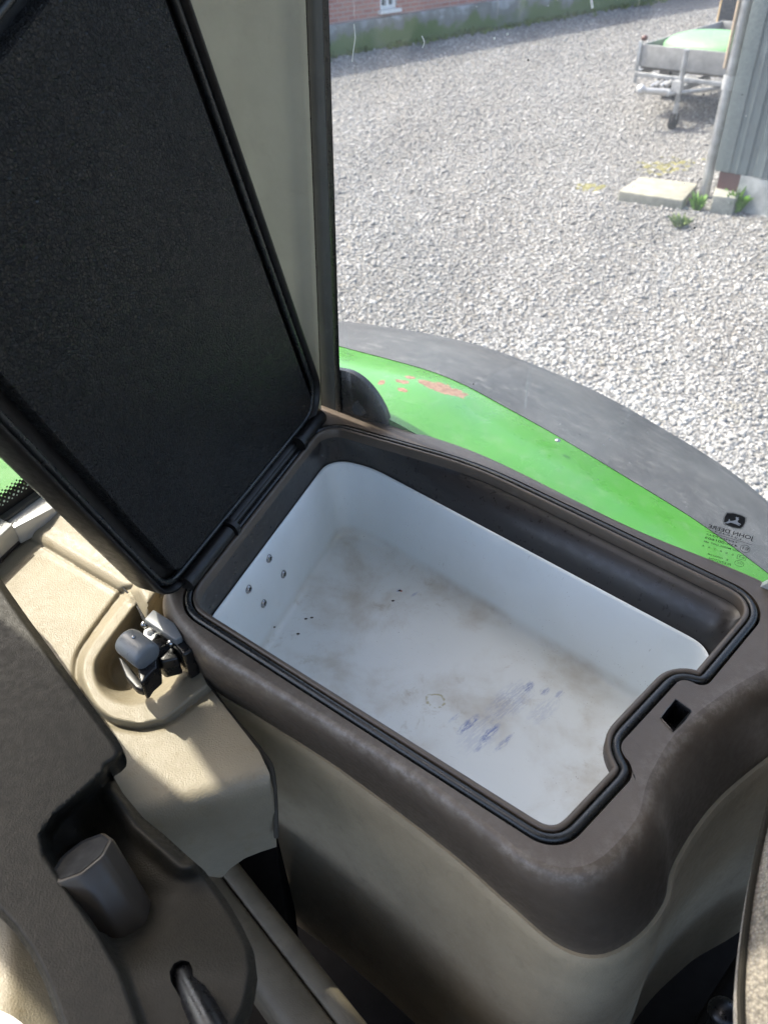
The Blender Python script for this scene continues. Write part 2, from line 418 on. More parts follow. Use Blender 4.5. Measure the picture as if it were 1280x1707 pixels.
def plinth_mat(name, green=.8, col=(.42, .44, .45)):
    m = NT(name); s = m.n('ShaderNodeSeparateXYZ'); m.set(s.inputs[0], m.co)
    n = m.noise(1.6, 8, .7); n2 = m.noise(.5, 3)
    c = m.mix(m.ramp(m.noise(3, 6), .3, .7), tuple(x * .75 for x in col), col)
    hgt = m.math('ADD', s.outputs[2], m.math('MULTIPLY', m.math('SUBTRACT', n, .5), -1.3))
    c = m.mix(m.math('MULTIPLY', m.ramp(hgt, .62, .42), .75), c, (.15, .15, .13))
    c = m.mix(m.math('MULTIPLY', m.math('MULTIPLY', m.ramp(hgt, .42, .25), m.ramp(n2, .35, .5)), green), c, (.10, .16, .035))
    return m.done(m.bsdf(c, .9, 0, m.bump(m.noise(20, 6), .3, .01), .2))
def concrete_mat(name='slab_concrete', col=(.30, .29, .235)):
    m = NT(name)
    c = m.mix(m.ramp(m.noise(7, 8, .7), .3, .7), tuple(x * .72 for x in col), tuple(x * 1.15 for x in col))
    c = m.mix(m.ramp(m.noise(4, 6, .7), .55, .7, 0, .5), c, (.26, .27, .12))
    return m.done(m.bsdf(c, .9, 0, m.bump(m.noise(60, 6), .4, .004), .2))
def paint_green(rust=True, nm='green_paint'):
    m = NT(nm)
    c = m.mix(m.ramp(m.noise(6, 6), .3, .7), (.040, .20, .014), (.058, .24, .022))
    c = m.mix(m.ramp(m.noise(30, 7, .7), .5, .75, 0, .25), c, (.2, .3, .18))
    r = m.ramp(m.noise(20, 5), .3, .7, .22, .45)
    if rust:
        acc = None
        for (px, py, rx, ry) in ((738, 656, .032, .010), (712, 651, .016, .006), (765, 659, .012, .007), (670, 655, .012, .004), (684, 643, .008, .004), (637, 660, .006, .004), (672, 672, .008, .003)):
            p = P(px, py, 2.085); q = m.n('ShaderNodeVectorMath', operation='SUBTRACT'); m.set(q.inputs[0], m.co); q.inputs[1].default_value = tuple(p)
            k = m.aniso(.45, (1 / rx, 1 / ry / 2.2, .5), q.outputs[0])
            l = m.n('ShaderNodeVectorMath', operation='LENGTH'); m.set(l.inputs[0], k)
            d = m.math('ADD', l.outputs['Value'], m.math('MULTIPLY', m.math('SUBTRACT', m.noise(70, 6, .7), .5), 2.2))
            f = m.ramp(d, .9, 1.05, 1, 0); acc = f if acc is None else m.math('MAXIMUM', acc, f)
        c = m.mix(acc, c, m.mix(m.ramp(m.noise(150, 5), .4, .6), (.17, .075, .035), (.26, .15, .09)))
        r = m.math('ADD', r, m.math('MULTIPLY', acc, .4))
    return m.done(m.bsdf(c, r, 0, m.bump(m.noise(9, 2), .15, .004), .5, .35, .15))
def fender_rubber():
    m = NT('fender_rubber')
    c = m.mix(m.ramp(m.noise(5, 7, .7), .3, .7), (.04, .041, .043), (.075, .076, .078))
    sc1 = m.noise(26, 10, .8, m.aniso(.68, (1, 2.4, 1)))
    c = m.mix(m.ramp(sc1, .5, .72, 0, .75), c, (.17, .17, .168))
    c = m.mix(m.ramp(m.noise(90, 8, .8, m.aniso(-.7, (1, 7, 1))), .6, .66, 0, .6), c, (.5, .5, .48))
    return m.done(m.bsdf(c, .5, 0, m.bump(m.noise(60, 5), .15, .003), .5))
def glass_mat(name, dirt=.5, tint=(.96, .965, .94)):
    m = NT(name)
    tr = m.n('ShaderNodeBsdfTransparent'); tr.inputs[0].default_value = (*tint, 1)
    gl = m.n('ShaderNodeBsdfGlossy'); gl.inputs['Roughness'].default_value = .02
    lw = m.n('ShaderNodeLayerWeight'); lw.inputs[0].default_value = .5
    fr = m.math('ADD', m.math('MULTIPLY', m.math('POWER', lw.outputs['Facing'], 5.0), .6), .03)
    mx = m.n('ShaderNodeMixShader'); m.set(mx.inputs[0], fr); m.set(mx.inputs[1], tr.outputs[0]); m.set(mx.inputs[2], gl.outputs[0])
    df = m.n('ShaderNodeBsdfDiffuse'); df.inputs[0].default_value = (.8, .8, .76, 1)
    tl = m.n('ShaderNodeBsdfTranslucent'); tl.inputs[0].default_value = (.85, .85, .82, 1)
    dd = m.n('ShaderNodeMixShader'); dd.inputs[0].default_value = .6; m.set(dd.inputs[1], df.outputs[0]); m.set(dd.inputs[2], tl.outputs[0])
    film = m.ramp(m.noise(6, 6, .6), .3, .75, .018 * dirt, .085 * dirt)
    streak = m.math('MULTIPLY', m.ramp(m.noise(55, 5, .6, m.map(scale=(1, 1, .05))), .6, .75), .22 * dirt)
    sp = m.math('MULTIPLY', m.ramp(m.vor(95), .09, .03, 0, 1), m.ramp(m.noise(23, 3), .56, .62))
    sp = m.math('MULTIPLY', sp, .55 * dirt)
    f = m.math('ADD', m.math('ADD', film, m.math('MULTIPLY', streak, m.ramp(m.noise(8, 2), .45, .6))), sp)
    o = m.n('ShaderNodeMixShader'); m.set(o.inputs[0], f); m.set(o.inputs[1], mx.outputs[0]); m.set(o.inputs[2], dd.outputs[0])
    return m.done(o.outputs[0])
def fabric_mat():
    m = NT('seat_fabric')
    wv = m.vor(420, 'F1', co=m.map(scale=(1, 1, .8))); dots = m.ramp(m.vor(130, 'F1', rnd=.15), .28, .40, 1, 0)
    c = m.mix(m.ramp(wv, .2, .7), (.24, .215, .165), (.13, .115, .09))
    c = m.mix(m.math('MULTIPLY', dots, .6), c, (.07, .066, .055))
    c = m.mix(m.ramp(m.noise(300, 4), .4, .65, 0, .4), c, (.3, .27, .21))
    return m.done(m.bsdf(c, .95, 0, m.bump(m.math('ADD', wv, m.noise(500, 3)), .8, .0012), .15, sheen=.3))
GREEN = paint_green(); GREEN2 = paint_green(False, 'green_bodywork')
FRUB = fender_rubber(); GLASS = glass_mat('dusty_glass', 1.0); GLASS2 = glass_mat('rear_glass', .5)
FABRIC = fabric_mat(); INK = m_simple('black_print', (.008, .008, .008), .6, bump=0)
SILVER = m_simple('pale_print', (.45, .46, .47), .6, bump=0)

# ================================================================== outside
gv, gf = grid([[A(x, y, 0) for x in np.linspace(-70, 90, 9)] for y in np.linspace(-30, 130, 9)])
tag(mesh('gravel_ground', gv, gf, GRAVEL, smooth=False), 'light grey loose gravel yard with faint mossy patches', 'ground', kind='structure')

def stone_mat():
    m = NT('loose_stones'); at = m.n('ShaderNodeAttribute'); at.attribute_name = 'tone'
    c = m.mix(at.outputs['Fac'], (.17, .168, .165), (.50, .495, .48))
    c = m.mix(m.ramp(at.outputs['Fac'], .95, .97), c, (.62, .61, .58))
    c = m.mix(m.ramp(m.noise(90, 4), .35, .65, 0, .35), c, (.2, .195, .19))
    c = m.mix(m.ramp(m.noise(.9, 4, .6, m.aniso(.5, (1, .35, 1))), .42, .6, 0, .45), c, m.mix(1.0, c, (.55, .55, .56), 'MULTIPLY'))
    c = m.mix(m.ramp(m.noise(3.0, 6, .7), .6, .7, 0, .4), c, (.20, .185, .10))
    c = m.mix(m.ramp(m.noise(37, 2), .70, .74, 0, .6), c, (.42, .34, .2))
    return m.done(m.bsdf(c, .65, 0, m.bump(m.noise(120, 3), .2, .003), .4))
def stones():
    rng = np.random.default_rng(4)
    bm = bmesh.new(); bmesh.ops.create_icosphere(bm, subdivisions=1, radius=1); base = np.array([v.co[:] for v in bm.verts]); tri = np.array([[v.index for v in f.verts] for f in bm.faces]); bm.free()
    N = 230000
    # denser near the tractor, thinning out with distance
    d = 3.2 + 20.0 * rng.random(N) ** 1.75; th = rng.uniform(-.14, .60, N)
    X = d * np.sin(th) * 1.0; Y = d * np.cos(th)
    r = np.clip(rng.lognormal(math.log(.0078), .42, N) * (1 + .035 * np.maximum(d - 6, 0)), .0035, .026)
    V = base[None] * (1 + rng.uniform(-.25, .25, (N, len(base), 1)))
    V = V * np.stack([r * rng.uniform(.8, 1.5, N), r * rng.uniform(.7, 1.1, N), r * rng.uniform(.45, .85, N)], 1)[:, None]
    a = rng.uniform(0, 6.283, N); tl = rng.normal(0, .35, N); ca, sa, ct, st = np.cos(a), np.sin(a), np.cos(tl), np.sin(tl)
    x, y, z = V[..., 0], V[..., 1], V[..., 2]
    y, z = y * ct[:, None] - z * st[:, None], y * st[:, None] + z * ct[:, None]
    x, y = x * ca[:, None] - y * sa[:, None], x * sa[:, None] + y * ca[:, None]
    V = np.stack([x + X[:, None], y + Y[:, None], z + (r * .35)[:, None]], 2).reshape(-1, 3)
    Fc = (tri[None] + (np.arange(N) * len(base))[:, None, None]).reshape(-1, 3)
    me = bpy.data.meshes.new('loose_stones'); me.vertices.add(len(V)); me.vertices.foreach_set('co', V.ravel().astype(np.float32))
    me.loops.add(Fc.size); me.loops.foreach_set('vertex_index', Fc.ravel().astype(np.int32))
    me.polygons.add(len(Fc)); me.polygons.foreach_set('loop_start', np.arange(0, Fc.size, 3, dtype=np.int32)); me.polygons.foreach_set('loop_total', np.full(len(Fc), 3, np.int32))
    at = me.attributes.new('tone', 'FLOAT', 'FACE'); at.data.foreach_set('value', np.repeat(rng.random(N).astype(np.float32), len(tri)))
    me.update(); me.validate()
    return link('loose_stones', me, stone_mat())
tag(stones(), 'loose pale grey crushed stones lying over the gravel yard', 'gravel', kind='stuff')

# brick building along the back of the yard (local frame: x along the facade, y away from the yard)
b0 = P(551, 93, 0); b1 = P(857, 41, 0); bd = unit(b1 - b0); brz = math.atan2(bd[1], bd[0])
bl = thing('brick_building', 'long red brick farm building with a mossy pale concrete plinth across the yard', 'building', tuple(b0), brz)
bn = A(-bd[1], bd[0], 0)
PLH = float(onplane(551, 41, b0, bn)[2]); EV = 2.3
def lbox(name, x0, x1, y0, y1, z0, z1, mat, par, bev=0.0):
    return solid(name, box_vf(((x0 + x1) / 2, (y0 + y1) / 2, (z0 + z1) / 2), XA, YA, ZA, (x1 - x0) / 2, (y1 - y0) / 2, (z1 - z0) / 2), mat, par, bev, local=True)
lbox('plinth', -12, 24, -.12, 7, -.3, PLH, plinth_mat('mossy_plinth'), bl)
wp = onplane(634, 17, b0, bn); wq = onplane(661, 17, b0, bn)
wx0 = float(np.dot(wp - b0, bd)); wx1 = float(np.dot(wq - b0, bd)); wz = float(wp[2])
BR = brick_mat()
V_, F_ = merge(box_vf(((-12 + wx0) / 2, 3.5, (PLH + EV) / 2), XA, YA, ZA, (wx0 + 12) / 2, 3.5, (EV - PLH) / 2),
               box_vf(((wx1 + 24) / 2, 3.5, (PLH + EV) / 2), XA, YA, ZA, (24 - wx1) / 2, 3.5, (EV - PLH) / 2),
               box_vf(((wx0 + wx1) / 2, 3.5, (PLH + wz) / 2), XA, YA, ZA, (wx1 - wx0) / 2, 3.5, (wz - PLH) / 2),
               box_vf(((wx0 + wx1) / 2, 3.5, (wz + .55 + EV) / 2), XA, YA, ZA, (wx1 - wx0) / 2, 3.5, (EV - wz - .55) / 2),
               box_vf(((wx0 + wx1) / 2, 3.8, wz + .275), XA, YA, ZA, (wx1 - wx0) / 2, 3.1, .275))
solid('wall', (V_, F_), BR, bl, local=True, smooth=False)
WF = m_simple('white_window_paint', (.7, .71, .7), .5)
wnd = lbox('window', wx0, wx1, .12, .16, wz, wz + .55, m_simple('dark_window_glass', (.05, .06, .07), .1), bl)
fr = merge(*[box_vf(((wx0 + wx1) / 2 + dx, .07, wz + .275), XA, YA, ZA, .03, .04, .275) for dx in (-(wx1 - wx0) / 2 + .03, 0, (wx1 - wx0) / 2 - .03)],
           box_vf(((wx0 + wx1) / 2, .072, wz + .03), XA, YA, ZA, (wx1 - wx0) / 2, .04, .03))
o = solid('window_frame', fr, WF, wnd, local=True)
o = solid('sill', box_vf(((wx0 + wx1) / 2, -.02, wz - .03), XA, YA, ZA, (wx1 - wx0) / 2 + .06, .08, .03), WF, wnd, local=True)
solid('roof', prism_vf([A(-12.3, -.12, EV + .02), A(-12.3, 3.5, EV + 2), A(-12.3, 7.3, EV + .02), A(-12.3, 7.3, EV - .06), A(-12.3, -.12, EV - .06)], (36.6, 0, 0)), m_simple('roof_tiles', (.12, .1, .09), .8), bl, local=True)

# moss strip on the ground at the foot of the wall
def tuft(c, h, n, spread, mat, seed, wdt=.012):
    rnd = random.Random(seed); V, Fc = [], []
    for i in range(n):
        a = rnd.uniform(0, 6.283); r = spread * rnd.random() ** .7; b = A(c[0] + r * .35 * math.cos(a), c[1] + r * .35 * math.sin(a), c[2])
        t = A(c[0] + r * math.cos(a), c[1] + r * math.sin(a), c[2] + h * rnd.uniform(.35, 1))
        mid = (b + t) / 2 + A(0, 0, h * .18); s = unit(np.cross(t - b, A(rnd.uniform(-1, 1), rnd.uniform(-1, 1), .5))) * wdt * rnd.uniform(.6, 1.3)
        k = len(V); V += [b - s * .3, b + s * .3, mid + s, mid - s, t]; Fc += [(k, k + 1, k + 2, k + 3), (k + 3, k + 2, k + 4)]
    return V, Fc
WEED = m_simple('weed_leaf', (.13, .27, .035), .5, 0, 60, .4); GRASSM = m_simple('dull_grass', (.12, .17, .04), .7, 0, 5, .4)
rows = []
parts = []
rg = random.Random(3)
for i in range(260):
    u = rg.uniform(-2, 17); q = b0 + bd * u - bn * (.14 + abs(rg.gauss(0, .16)))
    parts.append(tuft(q, rg.uniform(.05, .16), 7, rg.uniform(.08, .2), None, i, .02))
v, f = merge(*parts)
tag(mesh('grass_strip', v, f, GRASSM, smooth=False), 'dull green grass and weeds growing along the foot of the brick wall', 'grass', kind='stuff')

# concrete slab and its neighbours
SL = concrete_mat()
c4 = [P(1031, 318, .10), P(1068, 294, .10), P(1163, 306, .10), P(1138, 334, .10)]
solid('concrete_slab', prism_vf(c4, (0, 0, -.13)), SL, None, .012)
tag(bpy.data.objects['concrete_slab'], 'square weathered concrete slab lying on the gravel left of the drainpipe', 'slab')
c4 = [P(1193, 308, .17), P(1213, 304, .17), P(1238, 318, .17), P(1226, 330, .17), P(1188, 326, .17)]
solid('concrete_block', prism_vf([c4[4], c4[0], c4[1], c4[2], c4[3]], (0, 0, -.2)), concrete_mat('block_concrete', (.30, .30, .26)), None, .012)
tag(bpy.data.objects['concrete_block'], 'small grey concrete block between the drainpipe foot and the metal shed', 'block')
for i, (px, py, h, n, s, lab) in enumerate(((1222, 352, .26, 60, .17, 'bright green leafy weed in front of the shed foundation, largest of the three'),
                                           (1160, 350, .18, 60, .12, 'small green weed tuft at the foot of the drainpipe beside the slab'),
                                           (1132, 378, .12, 70, .14, 'low pale grassy weed in the gravel nearest the camera'))):
    v, f = tuft(P(px, py, 0), h, n, s, None, 50 + i, .028 if i == 0 else .012)
    tag(mesh('weed', v, f, WEED if i < 2 else GRASSM, smooth=False), lab, 'weed', 'weeds around the shed corner')
MOSS = m_simple('moss_patch', (.16, .15, .055), .95, 0, 20, .4, .5, 90)
rg = random.Random(5)
parts = []
for (px, py, rx, ry) in ((1100, 283, .30, .10), (1135, 272, .4, .10), (985, 312, .16, .05)):
    c = P(px, py, .004)
    for k in range(26):
        q = c + A(rg.gauss(0, rx * .5), rg.gauss(0, ry * 1.2), 0); r = rg.uniform(.02, .06)
        n = 9; ring = [q + A(math.cos(6.283 * j / n) * r * rg.uniform(.6, 1.5), math.sin(6.283 * j / n) * r * rg.uniform(.5, 1.1), 0) for j in range(n)]
        parts.append(([q + A(0, 0, .012)] + ring, [(0, 1 + j, 1 + (j + 1) % n) for j in range(n)]))
v, f = merge(*parts)
tag(mesh('moss_patches', v, f, MOSS, smooth=True), 'brownish green moss growing flat on the gravel behind the concrete slab', 'moss', kind='stuff')

# corrugated shed on the right
s0 = P(1201, 282, .35); s1 = P(1280, 297, .35); su = unit((s1 - s0) * A(1, 1, 0)); sn = A(su[1], -su[0], 0)
if np.dot(sn, CAM - s0) < 0: sn = -sn
shed = thing('metal_shed', 'blue grey corrugated metal shed corner with a red brown base board at the right edge', 'shed', (s0[0], s0[1], 0))
prof = []; x = -.01
while x < 4.5:
    for dx, dep in ((0, 0), (.02, .0), (.035, -.022), (.085, -.022), (.10, 0), (.165, 0), (.175, .012), (.19, .012), (.20, 0), (.24, 0)): prof.append((x + dx, dep))
    x += .25
prof = sorted(prof)
rows = [[A(s0[0], s0[1], 0) + su * a + sn * (.02 + b) + ZA * z for a, b in prof] for z in (.34, 4.4)]
v, f = grid(rows)
CLAD = m_simple('blue_grey_cladding', (.10, .128, .135), .42, .1, 4, .12, .05)
mesh('cladding', v, f, CLAD, shed, smooth=False)
sp = A(s0[0], s0[1], 0)
def sbox(name, a0, a1, d0, d1, z0, z1, mat, bev=0.0):
    return solid(name, box_vf(sp + su * (a0 + a1) / 2 - sn * (d0 + d1) / 2 + ZA * (z0 + z1) / 2, su, -sn, ZA, (a1 - a0) / 2, (d1 - d0) / 2, (z1 - z0) / 2), mat, shed, bev)
sbox('corner_trim', -.05, .10, -.035, .6, .34, 4.4, m_simple('pale_corner_metal', (.14, .17, .172), .45, .1), .004)
sbox('wall_core', .02, 4.5, .01, 2.5, .1, 4.4, m_simple('shed_core', (.2, .2, .2), .8))
sbox('base_board', -.0, .22, -.01, .008, .13, .335, m_simple('red_brown_board', (.075, .028, .028), .7))
sbox('foundation', .222, 4.5, -.02, .009, -.2, .335, m_simple('foundation_render', (.36, .37, .36), .9, 0, 8, .2, .3))
sbox('roof', -.3, 4.8, -.4, 2.8, 4.4, 4.5, CLAD)
# drain pipe
dp0 = P(1172, 328, 0)
dp = thing('drainpipe', 'pale galvanised drainpipe running down the shed corner into the gravel', 'pipe', tuple(dp0))
mesh('pipe', *cyl_vf(dp0 - ZA * .1, dp0 + ZA * 4.4, .052, seg=24), GALV, dp)
zc = 0.0
for z_ in np.arange(.2, 4.2, .01):
    pass
mesh('coupling', *cyl_vf(dp0 + ZA * 1.02, dp0 + ZA * 1.14, .062, seg=24), m_simple('white_zinc', (.42, .43, .44), .5, .2), dp)
lat = unit(np.cross(ray(1172, 200), ZA)); lat = -lat if lat[0] > 0 else lat
tanp = cyl_vf(dp0 + lat * .07 + ZA * 1.2, dp0 + lat * .07 + ZA * 4.4, .016)
mesh('side_tube', *tanp, m_simple('tan_tube', (.45, .35, .25), .6), dp)  # thin tan tube beside the upper part of the pipe

# trailer with green cover
ta = P(1068, 75, .85); tb = P(1290, 97, .85); tu = unit(tb - ta); tn = A(-tu[1], tu[0], 0)
if np.dot(tn, CAM - ta) > 0: tn = -tn            # pointing away from the viewer
tr = thing('cargo_trailer', 'small aluminium cargo trailer with tow bar and jockey wheel parked on the gravel', 'trailer', (ta[0], ta[1], 0))
TW, TL = 1.55, 2.4
def tbox(name, a0, a1, d0, d1, z0, z1, mat, bev=.004, par=None):
    c = A(ta[0], ta[1], 0) + tu * (a0 + a1) / 2 + tn * (d0 + d1) / 2 + ZA * (z0 + z1) / 2
    return solid(name, box_vf(c, tu, tn, ZA, (a1 - a0) / 2, (d1 - d0) / 2, (z1 - z0) / 2), mat, par or tr, bev)
ALU2 = m_simple('weathered_board', (.27, .27, .265), .6, .1, 8, .2)
tbox('front_board', 0, TW, 0, .025, .60, .86, ALU2)
tbox('side_board', 0, .025, .027, TL, .60, .86, ALU2); tbox('side_board', TW - .025, TW, .027, TL, .60, .86, ALU2)
tbox('rear_board', .027, TW - .027, TL - .025, TL, .60, .86, ALU2); tbox('bed_floor', .027, TW - .027, .027, TL - .027, .57, .60, m_simple('trailer_floor', (.1, .09, .08), .8))
tbox('frame_rail', -.02, TW + .02, -.03, .0, .48, .535, GALV); tbox('frame_rail', -.02, .04, .002, TL, .48, .55, GALV); tbox('frame_rail', TW - .04, TW + .02, .002, TL, .48, .55, GALV)
tbox('corner_post', -.03, .02, -.02, -.002, .40, .90, GALV)
tbox('drawbar', .72, .80, -.55, .6, .40, .47, GALV)
def tp(a, d, z): return A(ta[0], ta[1], 0) + tu * a + tn * d + ZA * z
mesh('drawbar_brace', *cyl_vf(tp(.2, .3, .45), tp(.74, -.55, .43), .025), GALV, tr); mesh('drawbar_brace', *cyl_vf(tp(1.32, .3, .45), tp(.78, -.55, .43), .025), GALV, tr)
mesh('coupling', *merge(cyl_vf(tp(.76, -.5, .44), tp(.52, -.72, .47), .045, .035), ball_vf(tp(.49, -.74, .48), .065)), m_simple('worn_coupling', (.5, .5, .5), .4, .5), tr)
mesh('jockey_stand', *cyl_vf(tp(.86, -.42, .12), tp(.86, -.42, .92), .032), GALV, tr)
mesh('jockey_clamp', *box_vf(tp(.83, -.42, .5), tu, tn, ZA, .06, .05, .07), bpy.data.materials['worn_coupling'], tr)
for q_ in range(4): mesh('winch_part', *cyl_vf(tp(.70 - .05 * q_, -.5 - .04 * q_, .50), tp(.72 - .05 * q_, -.40 - .02 * q_, .545 - .01 * (q_ % 2)), .03 - .003 * q_), bpy.data.materials['worn_coupling'] if q_ % 2 else ALU2, tr)
mesh('tail_lamp', *ball_vf(tp(.02, .03, .93), .045, sq=(1, 1, .8)), m_simple('brown_red_lamp', (.08, .02, .015), .4), tr)
jw = mesh('jockey_wheel', *cyl_vf(tp(.83, -.42, .10), tp(.89, -.42, .10), .10, seg=24), m_simple('black_tyre', (.02, .02, .02), .8), tr)
for a in (-.16, TW + .04):
    wv = mesh('wheel', *cyl_vf(tp(a, 1.25, .29), tp(a + .14, 1.25, .29), .29, seg=28), bpy.data.materials['black_tyre'], tr)
    mesh('rim', *cyl_vf(tp(a - .01, 1.25, .29), tp(a + .15, 1.25, .29), .16, seg=20), GALV, wv)
    tbox('mudguard', a - .03, a + .17, .9, 1.6, .60, .62, GALV)
rows = []
for i in range(15):
    t = i / 14 * math.pi / 2
    rows.append([tp(.78 + .72 * math.cos(t) ** .75 * math.copysign(abs(math.cos(q)) ** .8, math.cos(q)), .62 + .52 * math.cos(t) ** .8 * math.sin(q), .80 + .19 * math.sin(t)) for q in np.linspace(0, 2 * math.pi, 40, endpoint=False)])
v, f = grid(rows, True)
hull = mesh('green_hull', v, f, m_simple('pale_green_plastic', (.15, .33, .15), .5, 0, 3, .08), None)
tag(hull, 'domed pale green plastic cover lying upside down on the trailer bed', 'cover')
# things behind the trailer
q = P(1200, 50, .0)
solid('timber_post', box_vf(q + A(.1, .3, .5), unit(A(1, -.3, 0)), unit(A(.3, 1, 0)), ZA, .09, .09, .62), m_simple('raw_timber', (.5, .37, .2), .8, 0, 12, .25), None, .006)
tag(bpy.data.objects['timber_post'], 'short raw timber post standing behind the trailer beside the shed', 'post')
q = P(1235, 58, 0)
solid('dark_crate', box_vf(q + A(.3, .7, .5), unit(A(1, -.5, 0)), unit(A(.5, 1, 0)), ZA, .5, .3, .55), m_simple('dark_speckled_board', (.06, .065, .07), .8, 0, 30, .5), None, .01)
tag(bpy.data.objects['dark_crate'], 'dark grey crate behind the trailer, half hidden by the metal shed', 'crate')

# ================================================================== the tractor's window side
G0 = A(-.056, .995, 0); GD = A(.78152, -.62388, 0); GN = A(.62388, .78152, 0)
def gp(s, off, z): return G0 + GD * s + GN * off + ZA * z
def VG(x, y, off=.03): return onplane(x, y, G0 + GN * off, GN)
# rear fender
def curve_rows(cols, n):   # cols: list of 3D pts, catmull resample
    return [catmull(cols, t) for t in np.linspace(0, len(cols) - 1, n)]
outp = [(380, 560), (480, 540), (570, 537), (698, 556), (805, 580), (900, 616), (995, 657), (1090, 711), (1173, 761), (1233, 803), (1290, 853), (1400, 970), (1480, 1090)]
bndp = [(400, 535), (490, 556), (573, 580), (698, 613), (769, 640), (829, 672), (935, 731), (1054, 803), (1167, 873), (1280, 957), (1400, 1050), (1500, 1130)]
n = 90
oc = curve_rows([VG(x, y, .50) for x, y in outp], n); bc = curve_rows([VG(x, y, .24) for x, y in bndp], n)
def sm(c, k=12):
    c = np.array(c)
    for _ in range(k): c[1:-1] = (c[:-2] + 2 * c[1:-1] + c[2:]) / 4
    return list(c)
oc = sm(oc); bc = sm(bc, 6)
inn = []
for i in range(n):
    p = bc[i].copy(); zz = p[2]
    inn.append(p - GN * .195 + ZA * .03)
fd = thing('rear_fender', 'green tractor fender with scuffed grey rubber edge outside the side window', 'fender', tuple(gp(.2, .3, 1.4)))
rows = []
for k in range(9):
    t = k / 8; rows.append([bc[i] * t + inn[i] * (1 - t) + ZA * (.012 * math.sin(math.pi * t)) for i in range(n)])
rows = [[r - ZA * .3 - GN * .01 for r in rows[0]]] + rows
v, f = grid(rows); mesh('green_panel', v, f, GREEN, fd, sharp=70)
rows = []
for k in range(13):
    t = k / 12; rows.append([bc[i] * (1 - t) + oc[i] * t + ZA * (.015 * math.sin(math.pi * t) + .0015) for i in range(n)])
rows = [[r - ZA * .004 for r in rows[0]]] + rows
for k in range(1, 6):
    a = k / 5 * math.pi / 2; rows.append([oc[i] + GN * .02 * math.sin(a) - ZA * (.02 * (1 - math.cos(a)) - .0015) for i in range(n)])
rows.append([r - ZA * .10 for r in rows[-1]])
v, f = grid(rows); mesh('rubber_edge', v, f, FRUB, fd, sharp=70)
for px, py in ((929, 734),):
    p = bc[int(n * .52)]
    q = onplane(px, py, A(0, 0, 2.07), ZA)
    mesh('rivet', *ball_vf(q, .0045, sq=(1, 1, .5)), SCREW, fd)
# side window
win = thing('side_window', 'dusty side window of the tractor cab with printed black maker marks low in its corner', 'window', tuple(gp(.3, .03, 2.05)))
pl = [gp(-.03, .03, 2.0), gp(1.3, .03, 2.0), gp(1.3, .03, 3.25), gp(.02, .03, 3.25)]
glass = solid('glass_pane', prism_vf(pl, tuple(GN * .005)), GLASS, win, smooth=False)
# post: leaning slightly, follows the two edges seen
e_r0, e_r1 = VG(568, 690, .028), VG(547, 0, .028); e_l0, e_l1 = VG(537, 690, .028), VG(511, 0, .028)
def ext(a, b, z): return a + (b - a) * ((z - a[2]) / (b[2] - a[2]))
pz0, pz1 = 1.95, 3.25
pr = [ext(e_r0, e_r1, pz0), ext(e_r0, e_r1, pz1), ext(e_l0, e_l1, pz1), ext(e_l0, e_l1, pz0)]
def lerp(a, b, t): return a + (b - a) * t
post = solid('window_post', prism_vf([lerp(pr[3], pr[0], 0), lerp(pr[3], pr[0], .72), lerp(pr[2], pr[1], .72), pr[2]], tuple(GN * .0015)), POST, win, .0006)
solid('glazing_seal', prism_vf([lerp(pr[3], pr[0], .73), pr[0], pr[1], lerp(pr[2], pr[1], .73)], tuple(GN * .0015)), RUBBER, win, .0007)
solid('trim_gasket', prism_vf([lerp(pr[3], pr[0], -.12), lerp(pr[3], pr[0], .0), pr[2], lerp(pr[2], pr[1], -.12)], tuple(GN * .03)), BLACKP, win, .002)
# printed marks
def z8(x, y): return VG(1150 + x / 9.846, 830 + y / 9.846, .0285)
prn = glass
def flatpoly(pts, off=0.0):
    P3 = [z8(x, y) for x, y in pts]; q = [((p - G0).dot(GD), p[2]) for p in P3]
    vs, tri = cdt(q, (), 1.0); return [gp(a, .0285 - off, b) for a, b in vs], tri
shield = resample([(600, 250), (700, 250), (830, 285), (905, 325), (900, 400), (865, 465), (825, 503), (700, 487), (572, 435), (550, 400), (560, 320)], 20)
v, f = flatpoly(shield); mesh('printed_emblem', v, f, INK, prn, smooth=False)
deer = [(552, 408), (600, 392), (626, 378), (636, 342), (648, 352), (656, 376), (700, 372), (742, 362), (752, 345), (748, 330), (735, 318), (757, 322), (752, 302), (770, 318), (808, 318), (780, 330), (808, 346), (786, 350), (800, 362), (782, 362), (776, 385), (790, 405), (832, 428), (826, 440), (785, 425), (812, 450), (806, 458), (752, 430), (700, 412), (660, 402), (625, 412), (590, 418), (610, 405), (565, 415)]
v, f = flatpoly(deer, .0004); mesh('leaping_deer', v, f, SILVER, prn, smooth=False)
a = np.array(shield); c = a.mean(0); ringp = [c + (p - c) * 1.10 for p in a]; ringq = [c + (p - c) * 1.05 for p in a]
v = [z8(*p) for p in ringp] + [z8(*p) for p in ringq]; k = len(a)
mesh('emblem_outline', v, [(i, (i + 1) % k, k + (i + 1) % k, k + i) for i in range(k)], m_simple('grey_print', (.1, .1, .1), .6, bump=0), prn, smooth=False)
